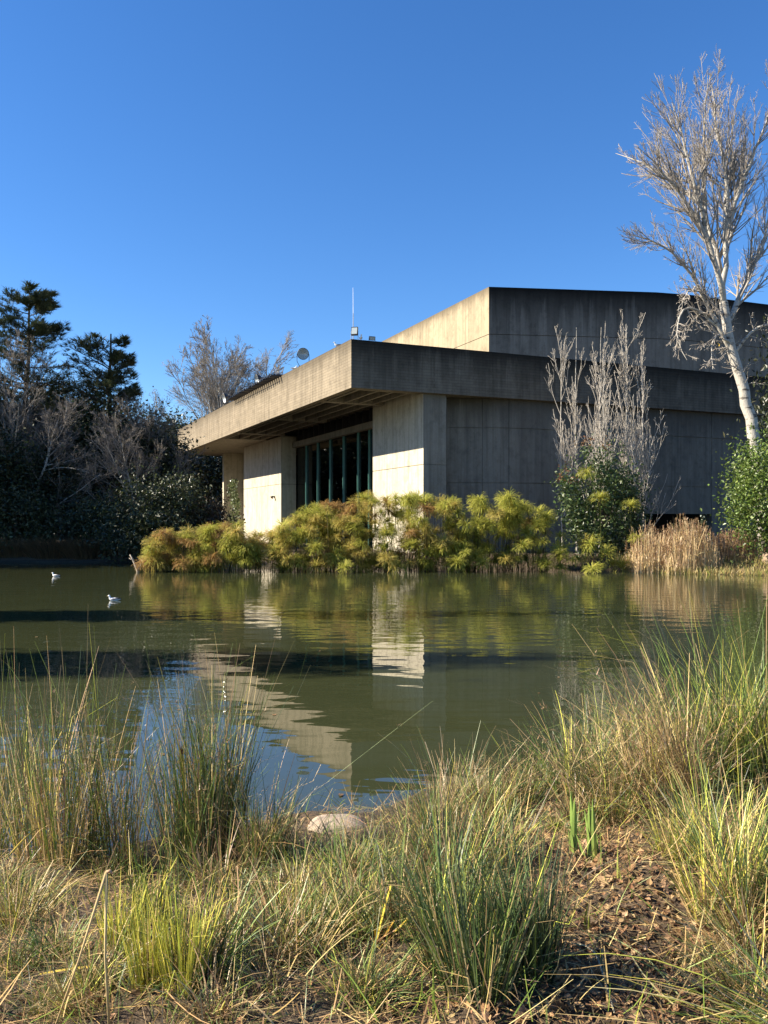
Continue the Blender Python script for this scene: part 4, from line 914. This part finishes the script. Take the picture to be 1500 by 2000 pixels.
# small tufts between the large tussocks: four kinds, copied
TK = [(pal(.2, .8, .4, 3, .8), 'small straw coloured grass tuft on the bank', .30), (pal(.8, 3.2, .6, .6, .2), 'small fresh green grass tuft on the bank', .30), (pal(.1, 1.2, 3, .8, .1), 'small yellow-green grass tuft on the bank', .26), (pal(.6, .8, .2, 1.2, 2.4), 'small brown withered grass tuft on the bank', .30)]
SRC = [tussock(560+i, 560+40*i, 1780, h_, .09, 150, p_, l_, .32, .7, .0050, name='grass_tussock', cat='grass', grp='small grass tufts between the rushes', fluff=.6) for i, (p_, l_, h_) in enumerate(TK)]
r = rng(570)
for i in range(46):
    if i < 20: px, py = r.uniform(20, 560), r.uniform(1715, 1985)
    elif i < 34: px, py = r.uniform(520, 800), r.uniform(1690, 1990)
    elif i < 40: px, py = r.uniform(1020, 1330), r.uniform(1590, 1660)
    else: px, py = r.uniform(1380, 1500), r.uniform(1800, 1990)
    src = SRC[r.choice(4, p=[.16, .48, .18, .18])]; o = src.copy(); COL.objects.link(o); g = gp(px, py); o.location = g; o.rotation_euler = (0, 0, r.uniform(0, 6.28)); s_ = r.uniform(.6, 1.25); o.scale = (s_, s_, s_*r.uniform(.8, 1.2))
# broad leaves: iris shoots, cut stumps, loose leaves
def strap(mb, r, p0, L, lean, head, w, col, tip=(.5, .4, .1), bend=.2, n=7, cut=False):
    """one thick strap leaf with a fold, yellowing to its base"""
    h = np.array([math.cos(head), math.sin(head), 0]); s_ = np.array([-h[1], h[0], 0]); p = np.array(p0, float); V = []; C = []
    for i in range(n+1):
        s = i/n; ww = w*.5*((1-s**3*.92) if not cut else 1.)*(0.8+.2*min(1, s*4)); th = lean+bend*s
        up_ = np.array([0, 0, 1.])*math.cos(th)+h*math.sin(th); nn = np.cross(s_, up_)
        V += [p-s_*ww, p+nn*w*.10, p+s_*ww, p-nn*w*.10]; cc = np.array(col)*(1-max(0, .35-s)/.35*.8)+np.array(tip)*max(0, .35-s)/.35*.8; C += [cc]*4
        p = p+up_*L/n
    q = [[4*i+j, 4*i+(j+1) % 4, 4*i+4+(j+1) % 4, 4*i+4+j] for i in range(n) for j in range(4)]
    mb.add(V, [q, [[3, 2, 1, 0], [4*n, 4*n+1, 4*n+2, 4*n+3]]], np.array(C))
def iris(seed, px, py, Ls, lab, col=(.30, .42, .10), w=.036, spread=.24):
    r = rng(seed); b = gp(px, py); e = empty('iris_shoot', tuple(b), label=lab, cat='iris', group='iris shoots on the bank')
    for i, L in enumerate(Ls):
        mb = MB(); strap(mb, r, (r.normal(0, .022), r.normal(0, .015), -.03), L, abs(r.normal(0, spread*.6)), -2.3+r.normal(0, .4), w*r.uniform(.75, 1.15), np.array(col)*r.uniform(.8, 1.2), (.52, .47, .10), r.normal(.08, .1))
        mb.build('leaf', M_leaf, e)
iris(601, 1116, 1668, (.37, .34, .29, .18, .15), 'tall green iris shoots against the dark rush tussock')
iris(602, 1158, 1682, (.38, .34, .29, .21, .18, .15, .12), 'broad fan of green iris shoots on the fallen leaves')
iris(603, 1216, 1720, (.19, .12), 'small pair of pale iris shoots alone in the clearing', (.30, .32, .08), .012)
iris(604, 1160, 1815, (.13, .11, .07), 'stubby yellowing iris shoot near the middle of the clearing', (.24, .26, .05), .014)
iris(605, 1385, 1712, (.13, .11, .08), 'short pale iris shoot under the straw grass mound', (.32, .34, .10), .016)
iris(606, 845, 1998, (.22, .19, .13), 'bright green blades at the foot of the big blue-green rush', (.22, .30, .05), .013)
iris(607, 165, 1995, (.20, .14), 'narrow green shoot on the bare soil below the straw stalks', (.15, .24, .06), .011)
iris(608, 478, 1950, (.21, .14, .10), 'slender green shoots right of the yellow trimmed clump', (.15, .22, .05), .010)
iris(609, 545, 1955, (.17, .12), 'yellow and green shoots in the straw by the trimmed clump', (.22, .24, .05), .011)
iris(610, 628, 1740, (.26, .2), 'pale green blades beside the fresh green grass', (.24, .30, .08), .012)
b = gp(728, 1855); e = empty('cut_iris_stump', tuple(b), label='cut yellow stump with thick stubs fanning out of the straw', cat='stump'); r = rng(620)
for L, ln, hd, w, c in ((.27, .22, .3, .017, (.52, .42, .06)), (.17, .75, .1, .014, (.36, .36, .06)), (.20, .70, -.05, .013, (.55, .38, .06)), (.16, .55, .2, .017, (.50, .30, .05)), (.09, .15, 2.4, .016, (.55, .40, .05)), (.13, .6, -.2, .018, (.38, .20, .05)), (.1, .9, .1, .015, (.42, .25, .06))):
    mb = MB(); strap(mb, r, (r.normal(0, .012), r.normal(0, .01), -.02), L, ln, hd, w, c, (.40, .22, .06), .1, 6, True); mb.build('stub', M_dead, e)
# cattail stumps among the rushes
for px, py, L, ln, hd, w, c, lab in ((372, 1690, .78, .10, 2.6, .030, (.28, .22, .035), 'thick olive cattail stump with a ragged brown tip'), (408, 1690, .74, .10, .2, .018, (.36, .22, .06), 'thin orange-brown dry cattail stem beside the thick stump')):
    b = gp(px, py); e = empty('cattail_stump', tuple(b), label=lab, cat='cattail'); mb = MB(); strap(mb, rng(1), (0, 0, -.05), L*.92, ln, hd, w, c, (.20, .18, .04), .02, 8, True); mb.build('stem', M_dead, e)
    h = np.array([math.cos(hd), math.sin(hd), 0]); t = h*math.sin(ln+.01)*L*.915+np.array([0, 0, math.cos(ln+.01)*L*.915-.05]); r = rng(px); mb = MB()
    V, q, c2 = blades(r, t+r.normal(0, w*.25, (14, 3)), r.uniform(.03, .07, 14), .2, .3, .007, mixcol(r, 14, [(.10, .05, .025), (.16, .08, .04)]), 2); mb.add(V, [q], c2); mb.build('ragged_tip', M_dead, e)
# folded straw stalk
b = gp(215, 2035); ap = at(208, 1703, b[1]+.05); f2 = gp(95, 2040)
e = empty('folded_stalk', tuple(b), label='long pale straw stalk folded over like an upside-down V', cat='stalk')
MB().tube([np.zeros(3), (ap-b)*.5+np.array([-.01, 0, 0]), ap-b], [.0048, .0042, .0052], 6, (.55, .42, .20)).build('upright_stem', M_dead, e, True)
MB().tube([ap-b, (ap-b)*.5+(f2-b)*.5+np.array([.01, -.02, .0]), f2-b], [.0052, .0036, .003], 6, (.55, .40, .19)).build('folded_stem', M_dead, e, True)
MB().tube([ap-b, ap-b+np.array([.012, 0, .004]), ap-b+np.array([.02, 0, -.008])], [.005, .0055, .002], 6, (.56, .34, .2)).build('seed_tip', M_dead, e, True)
# loose yellow leaves on the soil
for i, (p0, p1, w, lab) in enumerate((((78, 1921), (245, 1908), .016, 'flat yellow fallen strap leaf on the bare soil'), ((190, 1868), (285, 1822), .014, 'orange and yellow strap leaf lying behind the trimmed clump'), ((15, 1772), (72, 1718), .014, 'bright yellow cut strap leaf resting on the soft grass mound'), ((1130, 1735), (1215, 1690), .006, 'pale dry twig across the leaf-strewn clearing'))):
    a, c = gp(*p0), gp(*p1); lift = .26 if i == 2 else .035; a[2] += lift; c[2] += lift*1.1
    d = c-a; L = np.linalg.norm(d); mb = MB(); n_ = 8; s_ = norm(np.cross(d, [0, 0, 1.])); V = []
    for k in range(n_+1):
        s = k/n_; ww = w*.5*min(1, .3+s*4)*(1-.6*s**4); pp = d*s+np.array([0, 0, .012*math.sin(s*3.1)])
        V += [pp-s_*ww, pp+np.array([0, 0, .004]), pp+s_*ww, pp-np.array([0, 0, .003])]
    q = [[4*k+j, 4*k+(j+1) % 4, 4*k+4+(j+1) % 4, 4*k+4+j] for k in range(n_) for j in range(4)]
    mb.add(V, [q, [[3, 2, 1, 0], [4*n_+j for j in range(4)]]], (.50, .36, .07) if i != 3 else (.45, .36, .24)); mb.build('fallen_strap_leaf' if i != 3 else 'dry_twig', M_dead, loc=tuple(a), label=lab, cat='leaf' if i != 3 else 'twig')
# bent dry stems near the clearing
for i, (pts, lab) in enumerate(((((1040, 1895), (1090, 1855), (1140, 1845)), 'arched dry stem across the shaded lower clearing'), (((1120, 1850), (1160, 1870), (1200, 1990)), 'thin pale stem crossing the shaded soil'), (((1190, 1838), (1260, 1890), (1330, 1960)), 'long green-grey blade lying across the clearing shade'))):
    P = []; 
    for k, (x, y) in enumerate(pts):
        g = gp(x, y); g[2] += .05 if k == 1 else .02; P.append(g)
    P = np.array(P); b = P[0].copy(); MB().tube(resample(P-b, 9), [.0035]*9, 5, ((.36, .27, .13), (.42, .37, .25), (.26, .28, .13))[i]).build('dry_straw', M_dead, loc=tuple(b), smooth=True, label=lab, cat='stem')

# pale rock at the water edge and a stone on the far right shore
def rock(name, p, rad, lab, seed, c):
    r = rng(seed); n, m = 36, 22; V = []
    ph = r.uniform(0, 6, (7, 3)); fr_ = r.uniform(1.2, 4.5, (7, 3))
    for j in range(m+1):
        for i in range(n):
            th, f_ = math.pi*j/m, 2*math.pi*i/n; d = np.array([math.sin(th)*math.cos(f_), math.sin(th)*math.sin(f_), math.cos(th)])
            k = 1+sum(.045*math.sin(float(fr_[a] @ d)+ph[a, 0]*2) for a in range(7)); dd = np.sign(d)*np.abs(d)**.82
            V.append(dd*k*np.array(rad))
    q = [[j*n+i, (j+1)*n+i, (j+1)*n+(i+1) % n, j*n+(i+1) % n] for j in range(m) for i in range(n)]
    m_, t_, nd, lk, b_ = node_mat(name+'_stone'); tc = N_(nd, 'ShaderNodeTexCoord').outputs['Object']
    n1 = noise_(nd, lk, tc, (1, 1, 1), 7, 6, .65); n2 = noise_(nd, lk, tc, (1, 1, 1), 45, 5, .7)
    cc = mix_(nd, lk, ramp_(nd, lk, n1, .35, .65), c, tuple(x*.72 for x in c)); cc = mix_(nd, lk, ramp_(nd, lk, n2, .5, .7, 0, .6), cc, tuple(x*.5 for x in c)); lk.new(cc, b_.inputs['Base Color']); b_.inputs['Roughness'].default_value = .9
    bp = N_(nd, 'ShaderNodeBump'); bp.inputs['Distance'].default_value = .012; lk.new(n2, bp.inputs['Height']); lk.new(bp.outputs[0], b_.inputs['Normal'])
    return obj(name, mesh(name, V, [q], m_, smooth=True), loc=p, label=lab, cat='rock')
g = gp(655, 1605); rock('rock', (g[0]+.03, g[1]-.05, .03), (.24, .17, .15), 'pale rounded rock at the water edge among the rushes', 31, (.46, .36, .26))
g = gp(600, 1625); rock('rock', (g[0]-.02, g[1]+.05, -.0), (.17, .12, .07), 'low flat stone half under water beside the pale rock', 32, (.36, .29, .21))
p = at(1503, 1072, 36.0); rock('rock', (p[0], 36.0, .6), (.28, .3, .35), 'weathered stone on the far right shore', 33, (.33, .24, .16))

# straw litter and fallen leaves
r = rng(700); n = 52000
y = 1.6+r.random(n)**.85*7.2; x = r.uniform(-.62, .72, n)*(y+.6); d = shore_dist(x, y); k = (d < -.02); x, y = x[k], y[k]; n = len(x)
z = ground_z(x, y)+r.uniform(.0, .045, n)
V, q, c = blades(r, np.stack([x, y, z], 1), r.gamma(2.2, .045, n).clip(.02, .38), np.clip(r.normal(1.50, .16, n), .7, 1.75), r.normal(.08, .35, n), r.uniform(.002, .0075, n), mixcol(r, n, S_T+S_B+S_B+S_B+[(.26, .17, .09), (.13, .09, .055), (.10, .07, .045), (.12, .13, .04)], None, .25), 3, None, .5)
obj('straw_litter', mesh('straw_litter', V, [q], M_dead, c), label='dry straw litter covering the bank', cat='straw', kind='stuff')
n = 60000; y = 1.9+r.random(n)*10.1; x = r.uniform(-.60, .66, n)*(y+.3); d = shore_dist(x, y); cl = (np.abs(x-1.15*(y/4)) < .55) & (y < 5.6)
pt = np.sin(x*3.1+1.3*np.sin(y*2.1))*np.sin(y*2.7+1.7*np.sin(x*1.9))+.35*np.sin(x*7.3+y*5.1)
k = (d < -.05) & (r.random(n) < np.clip(.30+.85*pt, .03, 1)) & ~(cl & (r.random(n) < .93)) & ~((x < -.35) & (y < 3.4) & (r.random(n) < .6)); x, y = x[k], y[k]; n = len(x)
V, q, c = blades(r, np.stack([x, y, ground_z(x, y)-.01], 1), r.gamma(3, .05, n).clip(.03, .45)*np.where(y < 3.1, .6, 1)*np.clip(.7+.6*pt[k], .4, 1.5), np.abs(r.normal(.3, .45, n)), r.normal(.4, .5, n), r.uniform(.0028, .006, n), colours(r, n, pal(1.4, 3.2, .9, 1.3, .9)), 4)
obj('bank_grass', mesh('bank_grass', V, [q], M_blade, c), label='sparse short grass growing through the straw', cat='grass', kind='stuff')
n = 3200; y = 2.2+r.random(n)*6.3; x = r.uniform(-.58, .66, n)*(y+.3); d = shore_dist(x, y); k = d < -.05; x, y = x[k], y[k]; n = len(x)
V, q, c = blades(r, np.stack([x, y, ground_z(x, y)+r.uniform(0, .14, n)], 1), r.gamma(3, .05, n).clip(.05, .4), r.uniform(.6, 1.75, n), r.normal(.1, .5, n), r.uniform(.0028, .0065, n), mixcol(r, n, S_T+S_T+S_B+G_M, None, .2), 4, None, .5)
obj('fallen_stalks', mesh('fallen_stalks', V, [q], M_dead, c), label='tangle of broken straw stalks across the bank', cat='straw', kind='stuff')
n = 5200; u = r.random(n); y = np.where(u < .8, r.uniform(2.5, 5.6, n), r.uniform(2.3, 4.2, n)); x = np.where(u < .8, .29*y+r.normal(0, .10, n)*y, r.uniform(-.5, .5, n)*y); k = shore_dist(x, y) < -.1; x, y = x[k], y[k]; n = len(x)
V, q, c = leaves(r, np.stack([x, y, ground_z(x, y)+r.uniform(.003, .03, n)], 1), r.uniform(.012, .042, n), mixcol(r, n, [(.34, .21, .11), (.27, .15, .075), (.42, .29, .16), (.19, .12, .07)], None, .2), 1.3, .7, .12)
obj('leaf_litter', mesh('leaf_litter', V, [q], M_dead, c), label='crumbled brown leaf litter on the clearing', cat='leaf litter', kind='stuff')
def leaf_mesh(seed, lc):
    """a curled lobed dry leaf"""
    r = rng(seed); n = 14; t = np.linspace(0, 2*math.pi, n, endpoint=False); rad = .5*(1+.28*np.cos(3*t+r.uniform(0, 6))+.16*np.cos(5*t+r.uniform(0, 6)))*(1+.25*np.cos(t))
    V = [(0, 0, 0)]; 
    for f_ in (.5, 1.):
        for a, b in zip(t, rad): x_, y_ = f_*b*math.cos(a), f_*b*math.sin(a)*.75; V.append((x_, y_, .55*y_*y_+.25*x_*x_*r.uniform(.3, 1.6)+.05*r.normal()*f_))
    q3 = [[0, 1+i, 1+(i+1) % n] for i in range(n)]; q4 = [[1+i, 1+n+i, 1+n+(i+1) % n, 1+(i+1) % n] for i in range(n)]
    c = mixcol(r, 1, [lc], None, .08)
    return mesh('fallen_leaf', V, [q3, q4], M_dead, np.repeat(c, len(V), 0)*(1+r.normal(0, .08, (len(V), 1))))
LC = [(.30, .175, .085), (.22, .12, .06), (.38, .25, .135), (.17, .115, .07)]; LW = ['rust brown', 'dark brown', 'pale tan', 'grey brown']
LM = [leaf_mesh(720+i, LC[i % 4]) for i in range(12)]; LK = {m.name: LW[i % 4] for i, m in enumerate(LM)}; r = rng(730)
for i in range(150):
    if i < 115: px, py = r.uniform(1060, 1420), r.uniform(1640, 1960)
    elif i < 135: px, py = r.uniform(760, 1330), r.uniform(1900, 1995)
    else: px, py = r.uniform(60, 420), r.uniform(1830, 1990)
    g = gp(px, py); o = obj('fallen_leaf', LM[r.integers(0, 12)], loc=(g[0], g[1], g[2]+.012+.015*r.random())); s = r.uniform(.035, .08); o.scale = (s, s, s)
    o.rotation_euler = (r.normal(0, .4), r.normal(0, .4), r.uniform(0, 6.28))
    k_ = LK[o.data.name]; z_ = 'large' if s > .06 else 'small'
    if i < 135: tag(o, f'{z_} {k_} fallen leaf lying in the leaf-strewn clearing' if i < 115 else f'{z_} {k_} fallen leaf at the foot of the dense rush', 'leaf', 'fallen leaves in the clearing' if i < 115 else 'fallen leaves by the dense rush')
    else: tag(o, f'{z_} {k_} fallen leaf on the bare soil by the yellow clumps', 'leaf', 'fallen leaves on the bare soil')
# drowned leaves floating off the bank
r = rng(760)
for i in range(16):
    px, py = r.uniform(60, 1150), r.uniform(1150, 1560); D = F*CAMH/(py-HY); x_ = (px-CX)/F*D
    if shore_dist(x_, D) < .3: continue
    o = obj('floating_leaf', LM[r.integers(0, 12)], loc=(x_, D, .006)); s = r.uniform(.03, .06); o.scale = (s, s, s*.3); o.rotation_euler = (0, 0, r.uniform(0, 6.28))
    tag(o, 'small dry leaf floating on the pond', 'leaf', 'leaves floating on the pond')
